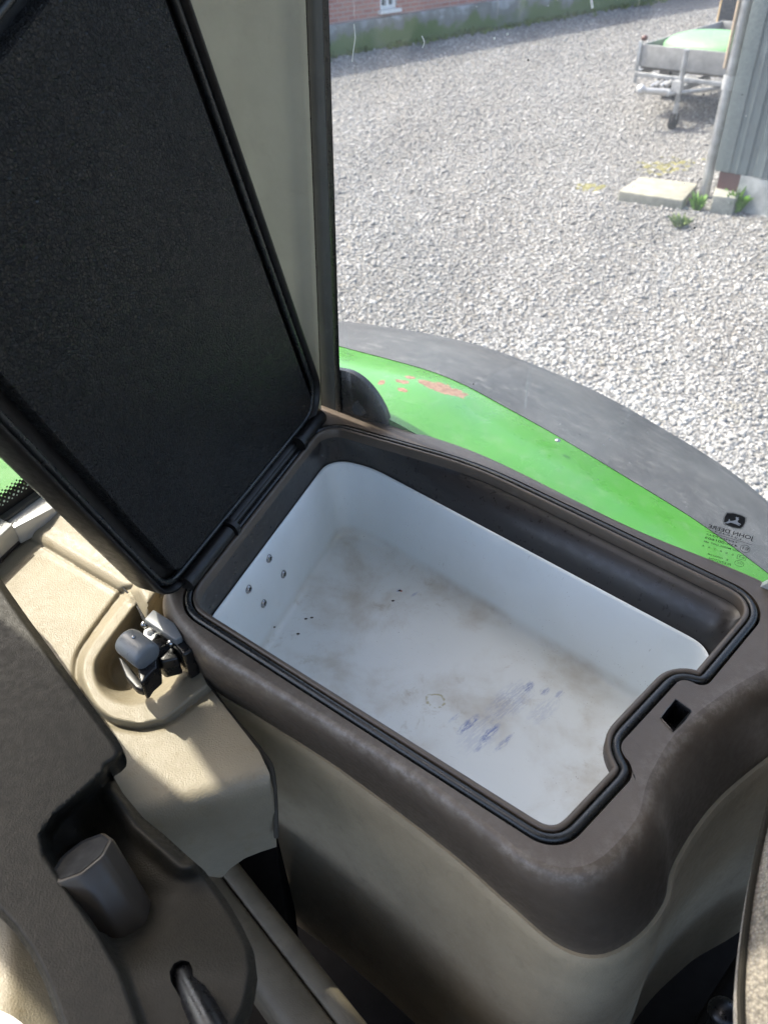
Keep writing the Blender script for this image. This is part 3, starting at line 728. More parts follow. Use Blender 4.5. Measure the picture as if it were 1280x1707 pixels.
def gtext(txt, start, end, capz, name='printed_text', bold=0.0):
    """mirrored text from start (right) to end (left), in zoomed print coordinates"""
    cu = bpy.data.curves.new('t', 'FONT'); cu.body = txt; cu.size = 1; cu.offset = bold
    o = bpy.data.objects.new('t', cu); sc.collection.objects.link(o)
    bpy.context.view_layer.update()
    me = bpy.data.meshes.new_from_object(o.evaluated_get(bpy.context.evaluated_depsgraph_get())); bpy.data.objects.remove(o)
    co = np.array([tuple(q.co) for q in me.vertices])
    if len(co) == 0: return
    x0, x1 = co[:, 0].min(), co[:, 0].max()
    a, b = z8(*start), z8(*end); h = np.linalg.norm(z8(start[0], start[1]) - z8(start[0], start[1] - capz)) / .70
    for q in me.vertices:
        t = (q.co.x - x0) / (x1 - x0); p = a + (b - a) * t + ZA * (q.co.y * h); q.co = Vector(p)
    me.name = name; me.materials.clear()
    return link(name, me, INK, prn)
gtext('JOHN DEERE', (1030, 697), (290, 487), 62, bold=.012)
gtext('L218453', (830, 690), (400, 560), 28)
gtext('TEMPERED', (780, 752), (262, 602), 26)
gtext('43R-001603', (768, 812), (238, 665), 36, bold=.012)
gtext('AS2 M50SC DOT 681', (790, 888), (222, 722), 28, bold=.01)
gtext('0   0   0   2   9   4', (705, 950), (195, 795), 30)
gtext('E  000228', (612, 1032), (280, 928), 26)
gtext('PILKINGTON', (655, 1118), (300, 1010), 42)
gtext('E1', (945, 862), (850, 840), 48); gtext('e1', (885, 1000), (800, 975), 36); gtext('CCC', (850, 1100), (755, 1072), 34)
def ringmark(pts, wd=6):
    a = np.array(resample(pts, 12)); c = a.mean(0); b = np.array([c + (p - c) * (1 - wd / np.linalg.norm(p - c)) for p in a]); k = len(a)
    mesh('printed_mark', [z8(*p) for p in a] + [z8(*p) for p in b], [(i, (i + 1) % k, k + (i + 1) % k, k + i) for i in range(k)], INK, prn, smooth=False)
ringmark([(897 + 82 * math.cos(t) - 10 * math.sin(t), 835 + 18 * math.cos(t) + 62 * math.sin(t)) for t in np.linspace(0, 6.283, 24, endpoint=False)])
ringmark([(803 + 78 * math.cos(t) - 8 * math.sin(t), 1077 + 20 * math.cos(t) + 48 * math.sin(t)) for t in np.linspace(0, 6.283, 24, endpoint=False)])
ringmark([(778, 925), (922, 962), (902, 1032), (760, 995)])
v = [z8(250, 541), z8(1010, 767), z8(1010, 772), z8(250, 546)]; mesh('printed_rule', v, [(0, 1, 2, 3)], INK, prn, smooth=False)
# pale dried drips on the glass
DRIP = m_simple('dried_droppings', (.75, .76, .7), .9, 0, 200, .1)
for pts, r in (([(590, 40), (592, 62), (589, 85), (587, 103)], .0011), ([(703, 60), (707, 70), (704, 80)], .0011), ([(823, 62), (824, 66)], .0022), ([(845, 55), (846, 59)], .0022), ([(985, 0), (987, 14)], .0022)):
    pa = [VG(x, y, .0285) for x, y in pts]; r *= .6; pa = curve_rows(pa, 10)
    mesh('dried_drip', *sweep(pa, r, False, 6, up=GN), DRIP, glass)
for i, (px, py) in enumerate(((789, 640), (966, 724), (1038, 705), (880, 100), (1035, 230), (1172, 158), (1157, 380), (1236, 158), (690, 512), (1110, 600))):
    p = VG(px, py, .0285); mesh('fly_speck', *ball_vf(p, .0006 + .0004 * (i % 3 == 0), 6, 4), INK, glass)
# metal strip at lower right of window
sb = solid('sill_strip', prism_vf([VG(1262, 974, .02), VG(1400, 905, .02), VG(1400, 935, .02), VG(1270, 983, .02)], tuple(GN * -.01)), WHITEBAR, win, .001)
# window hinge outside, black
hp = [tuple(catmull([A(*q) for q in [(566, 611), (590, 616), (612, 630), (632, 653), (649, 684), (656, 714)]], t)) for t in np.linspace(0, 5, 30)] + [(640, 714), (566, 700)]
tp_ = [VG(x, y, .052) for x, y in resample(hp, 6)]
hg = thing('mirror_arm_cover', 'glossy black rounded cover outside the glass at the foot of the window post', 'cover', tuple(tp_[0]))
solid('hinge_cover', prism_vf(tp_, tuple(-GN * .012)), BLACKP, hg, .004, 4)
mesh('pivot', *cyl_vf(VG(600, 680, .041), VG(600, 680, .037), .012), BLACKP, hg)

# beige pillar trim behind the lid
tl = onplane(300, 0, G0 + GN * .01, GN)
q0 = ext(e_l0, e_l1, 1.95) - GN * .01; q1 = ext(e_l0, e_l1, 3.25) - GN * .01
rows = []
for s_, dn in ((.0075, .0), (-.0045, .0), (-.014, -.006), (-.03, -.010), (-.1, -.013), (-.2, -.015), (-.3, -.03), (-.45, -.10), (-.6, -.2)):
    rows.append([q0 + GD * s_ + GN * dn + (q1 - q0) * t for t in np.linspace(0, 1, 24)])
v, f = grid(rows)
pt = mesh('pillar_trim', v, f, TRIM, None)
tag(pt, 'tall beige plastic pillar trim between the open lid and the black window post', 'pillar trim')

# ================================================================== the cool box
RIM = 2.10
box = thing('storage_box', 'brown cool box console with white tub, rubber seal and open lid', 'cool box', (.08, .62, 1.5))
OP = [(-.254, .630), (-.092, 1.022), (.14, .885), (.437, .592), (.318, .480), (.301, .497), (.212, .417), (.224, .390), (.136, .314)]
OR = [.058, .045, .5, .045, .016, .016, .016, .020, .034]
S = fillet([(x, y, RIM) for x, y in OP], OR, .004)       # outer edge of the seal
nS = len(S)
def normals(S):
    N = []
    for i in range(len(S)):
        t = unit(S[(i + 1) % len(S)] - S[i - 1]); N.append(A(t[1], -t[0], 0))
    N = np.array(N)
    c = S.mean(0)
    if sum(np.dot(N[i], S[i] - c) for i in range(len(S))) < 0: N = -N
    return N
NS = normals(S)
anch = [  # seal px, break px, skirt px, skirt z
    ((309, 1003), (289, 1006), (280, 1048), 2.03), ((356, 1056), (343, 1078), (343, 1138), 2.0), ((440, 1110), (423, 1130), (440, 1201), 1.98),
    ((540, 1172), (522, 1191), (562, 1279), 1.97), ((700, 1271), (684, 1292), (741, 1413), 1.965), ((820, 1352), (800, 1376), (850, 1508), 1.965),
    ((883, 1395), (868, 1430), (932, 1576), 1.96), ((935, 1405), (940, 1458), (1000, 1592), 1.96), ((972, 1385), (1008, 1440), (1062, 1560), 1.96),
    ((1053, 1299), (1072, 1368), (1105, 1505), 1.96), ((1042, 1245), (1092, 1300), (1122, 1440), 1.965), ((1100, 1180), (1140, 1222), (1185, 1345), 1.98),
    ((1187, 1131), (1220, 1158), (1280, 1262), 1.99), ((1266, 1050), (1340, 1075), (1410, 1170), 2.0), ((1240, 978), (1300, 985), None, 2.03),
    ((1031, 892), (1043, 876), None, 2.05), ((781, 767), (787, 752), None, 2.05), ((573, 711), (600, 695), None, 2.05),
    ((519, 716), (530, 677), None, 2.05), ((420, 840), (398, 822), None, 2.05), ((326, 958), (302, 948), None, 2.05)]
aS = [int(np.argmin([np.linalg.norm(S[i][:2] - P(*a[0], RIM)[:2]) for i in range(nS)])) for a in anch]
if ((aS[3] - aS[2]) % nS) > nS / 2: S = S[::-1].copy(); NS = NS[::-1].copy(); aS = [nS - 1 - i for i in aS]
off0 = aS[0]; S = np.roll(S, -off0, 0); NS = np.roll(NS, -off0, 0); aS = [(i - off0) % nS for i in aS]
Bk, Kk = [], []
for (sp_, b_, k_, z_), i in zip(anch, aS):
    b = P(*b_, RIM); Bk.append(b)
    if k_ is None: k = b + NS[i] * .008; k[2] = z_
    else: k = P(*k_, z_)
    Kk.append(k)
par = np.interp(range(nS), aS + [nS], list(range(len(aS))) + [len(aS)])
Bc = np.array([catmull(Bk, t, True) for t in par]); Kc = np.array([catmull(Kk, t, True) for t in par])
Bc[:, 2] = RIM
# smooth outward direction
O = np.array([unit((Bc[(i + 6) % nS] - Bc[i - 6])) for i in range(nS)]); O = np.stack([O[:, 1], -O[:, 0], O[:, 2] * 0], 1)
if sum(np.dot(O[i], Bc[i] - Bc.mean(0)) for i in range(nS)) < 0: O = -O
rows = []
inner = S + NS * .0005
for t in (0, .5, 1): rows.append([inner[i] * (1 - t) + (Bc[i] - O[i] * .006) * t for i in range(nS)])
for t in np.linspace(0, 1, 14):
    r = []
    for i in range(nS):
        b0_ = Bc[i] - O[i] * .006; b1_ = Bc[i] + O[i] * .012 - ZA * .001; b3 = Kc[i]; b2 = lerp(Bc[i], Kc[i], .45) + O[i] * .010; b2[2] = lerp(RIM, Kc[i][2], .35)
        if i > 0: pass
        r.append(b0_ * (1 - t) ** 3 + 3 * b1_ * t * (1 - t) ** 2 + 3 * b2 * t * t * (1 - t) + b3 * t ** 3)
    rows.append(r)
rows = [[p - ZA * .012 for p in rows[0]]] + rows
rows.append([p - ZA * .006 - O[i] * .002 for i, p in enumerate(rows[-1])]); rows.append([p - ZA * .02 - O[i] * .008 for i, p in enumerate(rows[-1])])
v, f = grid(rows, True)
bm = bmesh.new(); vs = [bm.verts.new(tuple(q)) for q in v]
for q in f:
    try: bm.faces.new([vs[i] for i in q])
    except ValueError: pass
# latch slot: cut exactly with four planes, remove, drop walls
slot = [P(1125, 1168, RIM), P(1150, 1186, RIM), P(1121, 1219, RIM), P(1102, 1197, RIM)]
cs = sum(slot) / 4
near = lambda: [g for g in list(bm.verts) + list(bm.edges) + list(bm.faces) if (lambda c: (c - Vector(cs)).length < .06)(g.co if isinstance(g, bmesh.types.BMVert) else (g.verts[0].co if isinstance(g, bmesh.types.BMEdge) else g.calc_center_median()))]
for i in range(4):
    a, b = slot[i], slot[(i + 1) % 4]; nn = np.cross(unit(b - a), ZA)
    fs = [q for q in bm.faces if (q.calc_center_median() - Vector(cs)).length < .05]
    gs = set(fs)
    for q in fs: gs.update(q.edges); gs.update(q.verts)
    bmesh.ops.bisect_plane(bm, geom=list(gs), plane_co=Vector(a), plane_no=Vector(nn))
sl2 = [tuple(p[:2]) for p in slot]
dele = [q for q in bm.faces if (q.calc_center_median() - Vector(cs)).length < .04 and inside(tuple(q.calc_center_median())[:2], sl2)]
bmesh.ops.delete(bm, geom=dele, context='FACES')
bmesh.ops.recalc_face_normals(bm, faces=bm.faces)
housing = bmobj('rim_housing', bm, None, box, True, False, 50)
vco = np.array([v.co[:] for v in housing.data.vertices]); Bl = Bc[[i for i in range(nS) if .3 < par[i] < 12.5]] + A(0, 0, -.004)
dd = np.sqrt(((vco[:, None, :] - Bl[None, ::2, :]) ** 2).sum(2)).min(1); wr = np.exp(-(dd / .0075) ** 2) + .25 * np.exp(-(dd / .02) ** 2)
at = housing.data.attributes.new('wear', 'FLOAT', 'POINT'); at.data.foreach_set('value', wr.astype(np.float32))
def worn_brown():
    m = BROWN.copy(); m.name = 'worn_brown_plastic'; t = m.node_tree; b = [n for n in t.nodes if n.type == 'BSDF_PRINCIPLED'][0]
    src = b.inputs['Base Color'].links[0].from_socket; w_ = NT.__new__(NT); w_.m = m; w_.t = t; w_.co = [n for n in t.nodes if n.type == 'TEX_COORD'][0].outputs['Object']
    at = w_.n('ShaderNodeAttribute'); at.attribute_name = 'wear'
    f = w_.math('MULTIPLY', at.outputs['Fac'], w_.ramp(w_.noise(70, 9, .8), .42, .62, .1, .8))
    c = w_.mix(f, src, (.20, .175, .145))
    sc1 = w_.ramp(w_.noise(16, 9, .8, w_.aniso(.9, (1, 9, 1))), .64, .67, 0, .5); c = w_.mix(sc1, c, (.03, .025, .02))
    du = w_.ramp(w_.noise(9, 8, .7), .45, .75, 0, .3); c = w_.mix(du, c, (.15, .125, .095))
    t.links.new(c, b.inputs['Base Color']); return m
housing.data.materials.append(worn_brown())
# slot walls
sl_o = resample(slot, .002); rows = [[p + ZA * .0008 + unit(p - cs) * .0018 for p in sl_o], [p + ZA * .0014 + unit(p - cs) * .0006 for p in sl_o], [p - ZA * .001 - unit(p - cs) * .0006 for p in sl_o], [p - ZA * .03 for p in sl_o]]
v, f = grid(rows, True); f.append(tuple(range(3 * len(sl_o), 4 * len(sl_o))))
mesh('latch_slot', v, f, BLACKP, box)
# seal: black bead and brown inner lip
def offs(d, z): return S - NS * d + ZA * z
def smoothpath(p, k=2):
    for _ in range(k): p = (np.roll(p, 1, 0) + p * 2 + np.roll(p, -1, 0)) / 4
    return p
beadp = [(-.0042, -.004), (-.0043, .0006), (-.003, .0026), (-.0009, .0034), (.0013, .0031), (.0030, .0018), (.0040, .0), (.0042, -.004)]
seal = mesh('rubber_seal', *sweep(smoothpath(offs(.0058, -.001), 5), 1, True, prof=beadp), RUBBER, box, sharp=80)
lipp = [(-.003, -.012), (-.003, .0005), (-.0018, .0022), (.0002, .0028), (.002, .002), (.003, .0), (.003, -.012)]
mesh('inner_lip', *sweep(smoothpath(offs(.0142, 0.0), 6), 1, True, prof=lipp), BROWN, box, sharp=80)
# liner wall down to the tub
inp = smoothpath(offs(.0165, -.001), 4)
LP = fillet([(-.232, .648, 2.04), (-.083, 1.000, 2.04), (-.02, .975, 2.04), (.385, .575, 2.04), (.290, .475, 2.04), (.128, .338, 2.04)], [.035, .035, .25, .035, .03, .035], .004)
# match by angle about the centre
def match(src, dst):
    c = src.mean(0)[:2]; c2 = dst.mean(0)[:2]
    aa = np.unwrap(np.arctan2(src[:, 1] - c[1], src[:, 0] - c[0])); out = []
    # arc-length correspondence starting at the hinge far corner
    return aa
def arcmatch(src, dst, ks, kd):
    """pieces between key indices map linearly"""
    n, m = len(src), len(dst); out = np.zeros_like(src)
    for j in range(len(ks)):
        a, b = ks[j], ks[(j + 1) % len(ks)]; c, d = kd[j], kd[(j + 1) % len(kd)]
        ln = (b - a) % n; lm = (d - c) % m
        for i in range(ln):
            t = c + lm * i / ln; i0 = int(t) % m; fr_ = t - int(t)
            out[(a + i) % n] = dst[i0] * (1 - fr_) + dst[(i0 + 1) % m] * fr_
    return out
def ori(p): 
    q = p[:, :2]; return np.sum(q[:, 0] * np.roll(q[:, 1], -1) - np.roll(q[:, 0], -1) * q[:, 1]) > 0
if ori(LP) != ori(S): LP = LP[::-1].copy()
def ki(path, pts): return [int(np.argmin(np.linalg.norm(path[:, :2] - A(*p), axis=1))) for p in pts]
keysS = [(-.236, .64), (.136, .33), (.40, .585), (-.085, 1.0)]
keysL = [(-.230, .65), (.128, .345), (.375, .575), (-.08, .995)]
if not ori(S): keysS = [keysS[0]] + keysS[1:][::-1]; keysL = [keysL[0]] + keysL[1:][::-1]
Lm = arcmatch(inp, LP, ki(inp, keysS), ki(LP, keysL))
rows = [inp + ZA * .0, inp - ZA * .012, lerp(inp, Lm, .35) * 1, lerp(inp, Lm, .7), Lm - ZA * .0005, Lm - ZA * .02]
for r_, z_ in ((rows[2], 2.082), (rows[3], 2.061)): r_[:, 2] = z_
v, f = grid([list(r_) for r_ in rows], True)
mesh('liner_wall', v, f, LINER, box, sharp=60)
# white tub
def inset(path, d):
    N = normals(path); return smoothpath(path - N * d, 4)
tub_rows = [LP + normals(LP) * .0 - ZA * .003, LP - ZA * .001]
tub_rows = [inset(LP, .0015) - ZA * .001, inset(LP, .0035) - ZA * .0012, inset(LP, .005) - ZA * .004]
FZ = 1.900
for t, ex in ((.15, 0), (.4, 0), (.65, 0), (.85, 0)):
    p = inset(LP, .005 + .011 * t); p[:, 2] = lerp(2.036, FZ + .010, t); tub_rows.append(p)
for a in np.linspace(0, math.pi / 2, 7):
    p = inset(LP, .016 + .009 * (1 - math.cos(a))); p[:, 2] = FZ + .009 * (1 - math.sin(a)); tub_rows.append(p)
v, f = grid([list(r_) for r_ in tub_rows], True)
last = list(range((len(tub_rows) - 1) * len(LP), len(tub_rows) * len(LP))); f.append(tuple(last))
tub = mesh('white_tub', v, f, TUB, box, sharp=60)
from mathutils.bvhtree import BVHTree
bv = BVHTree.FromPolygons([tuple(q) for q in v], f)
for px, py in ((448, 931), (472, 957), (414, 982), (439, 1006)):
    d = Vector(unit(ray(px, py))); hit = bv.ray_cast(Vector(CAM), d)
    if hit[0] is None: continue
    nn = A(*hit[1]); nn = nn if np.dot(nn, A(*d)) < 0 else -nn; c = A(*hit[0])
    s = unit(np.cross(nn, ZA)); u = np.cross(s, nn); rr = .0062; rws = []
    for r_, h_ in ((1, 0), (1, .15), (.92, .35), (.75, .5), (.5, .58)): rws.append([c + (s * math.cos(t) + u * math.sin(t)) * rr * r_ + nn * rr * h_ for t in np.linspace(0, 6.283, 24, endpoint=False)])
    vv, ff = grid(rws, True)
    sw = mesh('screw', vv, ff, SCREW, box)
    star = [c + (s * math.cos(t) + u * math.sin(t)) * rr * (.5 if k % 2 == 0 else .36) + nn * rr * .42 for k, t in enumerate(np.linspace(0, 6.283, 12, endpoint=False))]
    outer = [c + (s * math.cos(t) + u * math.sin(t)) * rr * .5 + nn * rr * .58 for t in np.linspace(0, 6.283, 12, endpoint=False)]
    mesh('socket', star + outer, [tuple(range(12))], DARK, sw, smooth=False)
    mesh('socket_bevel', outer + star, [(i, (i + 1) % 12, 12 + (i + 1) % 12, 12 + i) for i in range(12)], SCREW, sw, smooth=False)
# crumbs in the tub
rg = random.Random(11); parts = []
for px, py in ((457, 1046), (497, 1057), (510, 1032), (520, 1030), (666, 985), (655, 1002)):
    d = Vector(unit(ray(px, py))); hit = bv.ray_cast(Vector(CAM), d)
    if hit[0] is None: continue
    c = A(*hit[0]) + ZA * .0008
    tag(mesh('crumb', *ball_vf(c, .0022, 6, 4, (1.3, .7, .45)), m_simple('crumb_brown', (.06, .045, .03), .9) if 'crumb_brown' not in bpy.data.materials else bpy.data.materials['crumb_brown']), 'tiny dark crumb lying on the white tub floor', 'crumb', 'crumbs in the tub')

# lower beige housing
rows = []
base = Kc.copy()
for dz, do in ((.002, .0035), (-.004, .006), (-.012, .0075), (-.03, .008), (-.07, .009), (-.13, .012), (-.22, .016), (-.34, .022), (-.5, .03)):
    zb = np.clip(1.66 - .2 * (np.where(par > 13, 0, par) - 1), 1.40, 1.66); r = base + O * do + ZA * dz; r[:, 2] = np.maximum(r[:, 2], zb); rows.append(list(r))
rows = [[p - O[i] * .008 for i, p in enumerate(rows[0])]] + rows
v, f = grid(rows, True)
mesh('lower_housing', v, f, LOWER, box, sharp=60)
tag(housing, 'dark brown upper body')

# black sheet put in for the shade in the gap beside the housing
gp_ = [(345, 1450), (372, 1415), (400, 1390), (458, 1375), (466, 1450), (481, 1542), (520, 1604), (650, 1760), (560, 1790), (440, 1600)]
relief('gap_shade_sheet', gp_, lambda x, y: 1.775 + x * 0, m_simple('gap_shade_black', (.004, .004, .004), .95, spec=.1), box, step=14, skirt=.25)
# hinge barrels between rim and lid
HV = unit(A(.38182, .92423, 0)); HB = A(-.09692, 1.03405, 2.10); DV = unit(A(-.122, -.347, .930)); NV = unit(np.cross(HV, DV))
if np.dot(NV, A(1, 0, 0)) < 0: NV = -NV
def lp(h, d, n=0.0): return HB + HV * h + DV * d + NV * n
for h0, h1 in ((-.085, -.012), (-.40, -.30)):
    mesh('hinge_barrel', *cyl_vf(lp(h0, .008, .012), lp(h1, .008, .012), .0105, seg=28), LIDP, box)
for h0 in (-.092, -.293):
    mesh('hinge_knuckle', *cyl_vf(lp(h0 - .004, .008, .012), lp(h0 + .004, .008, .012), .014, seg=28), LIDP, box)
mesh('hinge_pin', *cyl_vf(lp(-.39, .004, .008), lp(-.01, .004, .008), .0055), LIDP, box)
# lid
lid = thing('lid', None, None); lid.name = 'lid'; lid.parent = box; lid.location = lp(-.2, 0); lid.matrix_parent_inverse = abspos(box).inverted()
for k in ('label', 'category'):
    if k in lid: del lid[k]
LPoly = [(-.432, .006), (.022, .006), (.022, .735), (-.432, .548)]
def lpath(ins, r=.05, n=0.0, poly=None):
    """inset outline in lid coordinates"""
    pl3 = fillet([tuple(lp(h, d, n)) for h, d in (poly or LPoly)], r, .005)
    if ins:
        N = np.array([unit(np.cross(unit(pl3[(i + 1) % len(pl3)] - pl3[i - 1]), NV)) for i in range(len(pl3))]); c = pl3.mean(0)
        if sum(np.dot(N[i], pl3[i] - c) for i in range(len(pl3))) < 0: N = -N
        pl3 = smoothpath(pl3 - N * ins, 3)
    return pl3
prof = [(0.010, -.035), (.003, -.032), (0.0, -.022), (0, .006), (.0015, .0105), (.004, .0115), (.006, .010), (.007, .002), (.009, -.004), (.020, -.004)]
o0 = lpath(0); N0 = np.array([unit(np.cross(unit(o0[(i + 1) % len(o0)] - o0[i - 1]), NV)) for i in range(len(o0))])
if sum(np.dot(N0[i], o0[i] - o0.mean(0)) for i in range(len(o0))) < 0: N0 = -N0
rows = [[o0[i] - N0[i] * a + NV * b for i in range(len(o0))] for a, b in prof]
v, f = grid(rows, True); m_ = len(o0); f.append(tuple(range(m_))); f.append(tuple(range((len(rows) - 1) * m_, len(rows) * m_)))
shell = mesh('lid_shell', v, f, LIDP, lid, sharp=60)
sp2 = lpath(.013, n=.002)
mesh('lid_seal', *sweep(sp2, .0042, True, 8, up=NV), RUBBER, lid, sharp=80)
FP = [(-.398, .034), (-.016, .034), (-.016, .692), (-.398, .535)]
fo = fillet([tuple(lp(h, d, 0)) for h, d in FP], .022, .005)
Nf = np.array([unit(np.cross(unit(fo[(i + 1) % len(fo)] - fo[i - 1]), NV)) for i in range(len(fo))])
if sum(np.dot(Nf[i], fo[i] - fo.mean(0)) for i in range(len(fo))) < 0: Nf = -Nf
rows = [[fo[i] + NV * -.004 for i in range(len(fo))], [fo[i] + NV * .008 for i in range(len(fo))], [fo[i] - Nf[i] * .002 + NV * .011 for i in range(len(fo))]]
v, f = grid(rows, True); f.append(tuple(range(2 * len(fo), 3 * len(fo))))
mesh('foam_panel', v, f, FOAM, lid, sharp=50)

# ================================================================== beige ledge left of the box
OUT = [(207, 984), (165, 1040), (134, 1086), (127, 1115), (130, 1137), (150, 1178), (179, 1204), (208, 1213), (236, 1216), (262, 1211), (284, 1204), (345, 1157), (420, 1100), (300, 960)]
REC = [(227, 1008), (195, 1050), (164, 1094), (158, 1116), (162, 1139), (174, 1156), (191, 1167), (209, 1172), (227, 1173), (255, 1166), (284, 1153), (309, 1128), (345, 1090), (290, 990)]
OUT = list(resample([catmull([A(*p) for p in OUT], t) for t in np.linspace(0, 11, 90)] + [A(420, 1100), A(300, 960)], 6))
REC = list(resample([catmull([A(*p) for p in REC], t) for t in np.linspace(0, 11, 90)] + [A(345, 1090), A(290, 990)], 6))
LZ = 2.02
fa, fb = P(244, 1362, LZ), P(441, 1300, LZ); fn = unit(np.cross(unit(fb - fa), ZA)); fn = fn if fn[1] < 0 else -fn
def ledge_z(x, y):
    z = LZ
    z = z + .014 * smoothstep(-14, 22, (x - 42) * .51 - (y - 892) * .86) + .012 * smoothstep(22, 75, (x - 42) * .51 - (y - 892) * .86) - .004 * np.exp(-(((x - 42) * .51 - (y - 892) * .86) / 3.0) ** 2) * (x > 40) * (x < 215)
    do = sdist((x, y), OUT); dr = sdist((x, y), REC)
    if 1: z = z - .005 * np.exp(-(do / 4.5) ** 2) + .010 * smoothstep(2, 13, do)
    z -= .050 * smoothstep(-3, 26, dr)
    rr = R @ np.stack([x - CX, -(y - CY), x * 0 + F]); pn = unit(fn + ZA * .03)
    zf = CAM[2] + rr[2] * (np.dot(pn, fa - CAM) / (pn @ rr)); zf = np.where(y > 1150, zf, 9.0)
    z = smin(z, zf, .03)
    return z
lp_poly = [(-160, 1000), (0, 913), (42, 891), (47, 873), (92, 838), (150, 790), (290, 860), (330, 960), (290, 1000), (285, 1030), (310, 1065), (345, 1140), (432, 1252), (450, 1290), (456, 1390), (430, 1398), (402, 1409), (378, 1426), (362, 1443), (340, 1440), (300, 1430), (200, 1480), (-160, 1560)]
ledge = thing('ledge_trim', 'sunlit beige plastic ledge with rounded recess left of the cool box', 'trim', tuple(P(200, 1250, 1.9)))
relief('ledge_panel', lp_poly, ledge_z, BEIGE, ledge, step=3.5, skirt=.03, sharp=70)
# dark strips painted as gap shade, and bulge, between ledge and box
gap = [P(x, y, 2.028) for x, y in ((204, 978), (222, 998), (236, 1022), (245, 1040))]
mesh('gap_shade_strip', *sweep(curve_rows(gap, 14), [.001 + .002 * i / 13 for i in range(14)], False, 8), DARK, ledge)
gap = [P(x, y, 2.03) for x, y in ((300, 1070), (318, 1110), (345, 1140), (375, 1180), (432, 1252), (452, 1295), (458, 1395))]
zz = [2.03, 2.025, 2.018, 2.016, 2.01, 1.995, 1.93]
gap = [P(x, y, z - .006) for (x, y), z in zip(((300, 1070), (318, 1110), (345, 1142), (375, 1184), (435, 1254), (455, 1295), (461, 1395)), zz)]
mesh('gap_shade_strip', *sweep(curve_rows(gap, 30), [.0055 - .0025 * i / 29 for i in range(30)], False, 8), m_simple('gap_shadow_tone', (.06, .053, .04), .8), ledge)
cap = resample([(218, 985), (228, 962), (268, 940), (290, 965), (268, 1000), (246, 1030), (236, 1015)], 5)
relief('end_cap', cap, lambda x, y: 2.04 + .02 * smoothstep(0, 16, sdist((x, y), cap)), BEIGE, ledge, step=5, skirt=.03, sharp=80, rs=4)

# latch in the recess
lt = thing('window_latch', 'black and grey metal swivel latch standing in the beige recess', 'latch', tuple(P(260, 1110, 2.0)))
def pz(pts, z): return [P(x, y, z) for x, y in pts]
solid('mount_block', prism_vf(pz([(245, 1036), (258, 1019), (293, 1040), (317, 1056), (323, 1082), (306, 1092), (290, 1072)], 2.082), (0, 0, -.045)), BLACKP, lt, .003)
solid('mount_plate', prism_vf(pz([(240, 1032), (256, 1015), (292, 1038), (304, 1061), (292, 1067)], 2.092), (0, 0, -.010)), GREYMET, lt, .002)
for px, py in ((241, 1041), (285, 1072)):
    sw = mesh('screw', *ball_vf(P(px, py, 2.08), .0045), SCREW, lt)
solid('bracket', prism_vf(pz([(240, 1050), (250, 1045), (266, 1055), (250, 1072), (238, 1066)], 2.07), (0, 0, -.006)), WHITEBAR, lt, .001)
mesh('pivot_arm', *cyl_vf(P(300, 1070, 2.06), P(240, 1090, 2.075), .010, .012), BLACKP, lt)
solid('pivot_cheek', prism_vf(pz([(262, 1062), (286, 1070), (298, 1096), (268, 1104), (252, 1090)], 2.07), (0, 0, -.03)), BLACKP, lt, .003)
# handle: rounded cap (cylinder lying along the arm) and the hanging grip
ca, cb = P(212, 1068, 2.095), P(243, 1092, 2.095)
ax = unit(cb - ca); rows = []
for t, r_ in ((-.004, .2), (-.0025, .7), (0, .93), (.004, 1), (.034, 1), (.038, .95), (.040, .8), (.0405, .3)):
    sd_ = unit(np.cross(ax, ZA)); rows.append([ca + ax * t + (sd_ * math.cos(q) * .0165 + ZA * math.sin(q) * .0155) * r_ for q in np.linspace(0, 6.283, 24, endpoint=False)])
v, f = grid(rows, True); f += [tuple(range(24)), tuple(range(24 * 7, 24 * 8))]
hd = mesh('handle_cap', v, f, GREYMET, lt)
solid('handle_body', prism_vf(pz([(226, 1094), (250, 1076), (260, 1084), (262, 1112), (246, 1126), (240, 1136), (234, 1138)], 2.085), (0, 0, -.03)), BLACKP, lt, .003)
solid('grip', prism_vf(pz([(197, 1094), (206, 1098), (240, 1140), (238, 1150), (226, 1146), (210, 1128)], 2.07), (0, 0, -.012)), m_simple('grip_black', (.012, .012, .012), .4), lt, .002)
mesh('rivet', *ball_vf(P(223, 1062, 2.111), .0022), SCREW, lt); mesh('rivet', *ball_vf(P(248, 1096, 2.088), .0035, sq=(1, 1, .5)), SCREW, lt)

# aluminium bar and rear glass with dotted band
wb = thing('rear_window', 'rear left window pane with black dotted border above a white aluminium rail', 'window', tuple(P(40, 860, 2.03)))
solid('aluminium_rail', prism_vf(pz([(8, 865), (78, 816), (98, 842), (150, 805), (170, 830), (24, 880)][:3] + [(24, 880)], 2.055), (0, 0, -.03)), WHITEBAR, wb, .001)
solid('rail_end', prism_vf(pz([(-60, 905), (-2, 862), (22, 874), (-40, 930)], 2.062), (0, 0, -.03)), WHITEBAR, wb, .002)
solid('rubber_strip', prism_vf(pz([(-60, 900), (74, 806), (80, 815), (-52, 910)], 2.06), (0, 0, -.03)), m_simple('grey_rubber', (.09, .085, .07), .6), wb, .001)
solid('rail_base', prism_vf(pz([(-80, 960), (60, 860), (100, 838), (95, 850), (-80, 1010)], 2.022), (0, 0, -.02)), m_simple('dark_gap_rubber', (.04, .03, .03), .6), wb, .001)
ra, rb_ = P(-60, 900, 2.065), P(74, 806, 2.065); rd = unit(rb_ - ra); rn = unit(np.cross(rd, ZA)); rn = rn if np.dot(rn, ra - CAM) > 0 else -rn
ra = ra + rn * .004
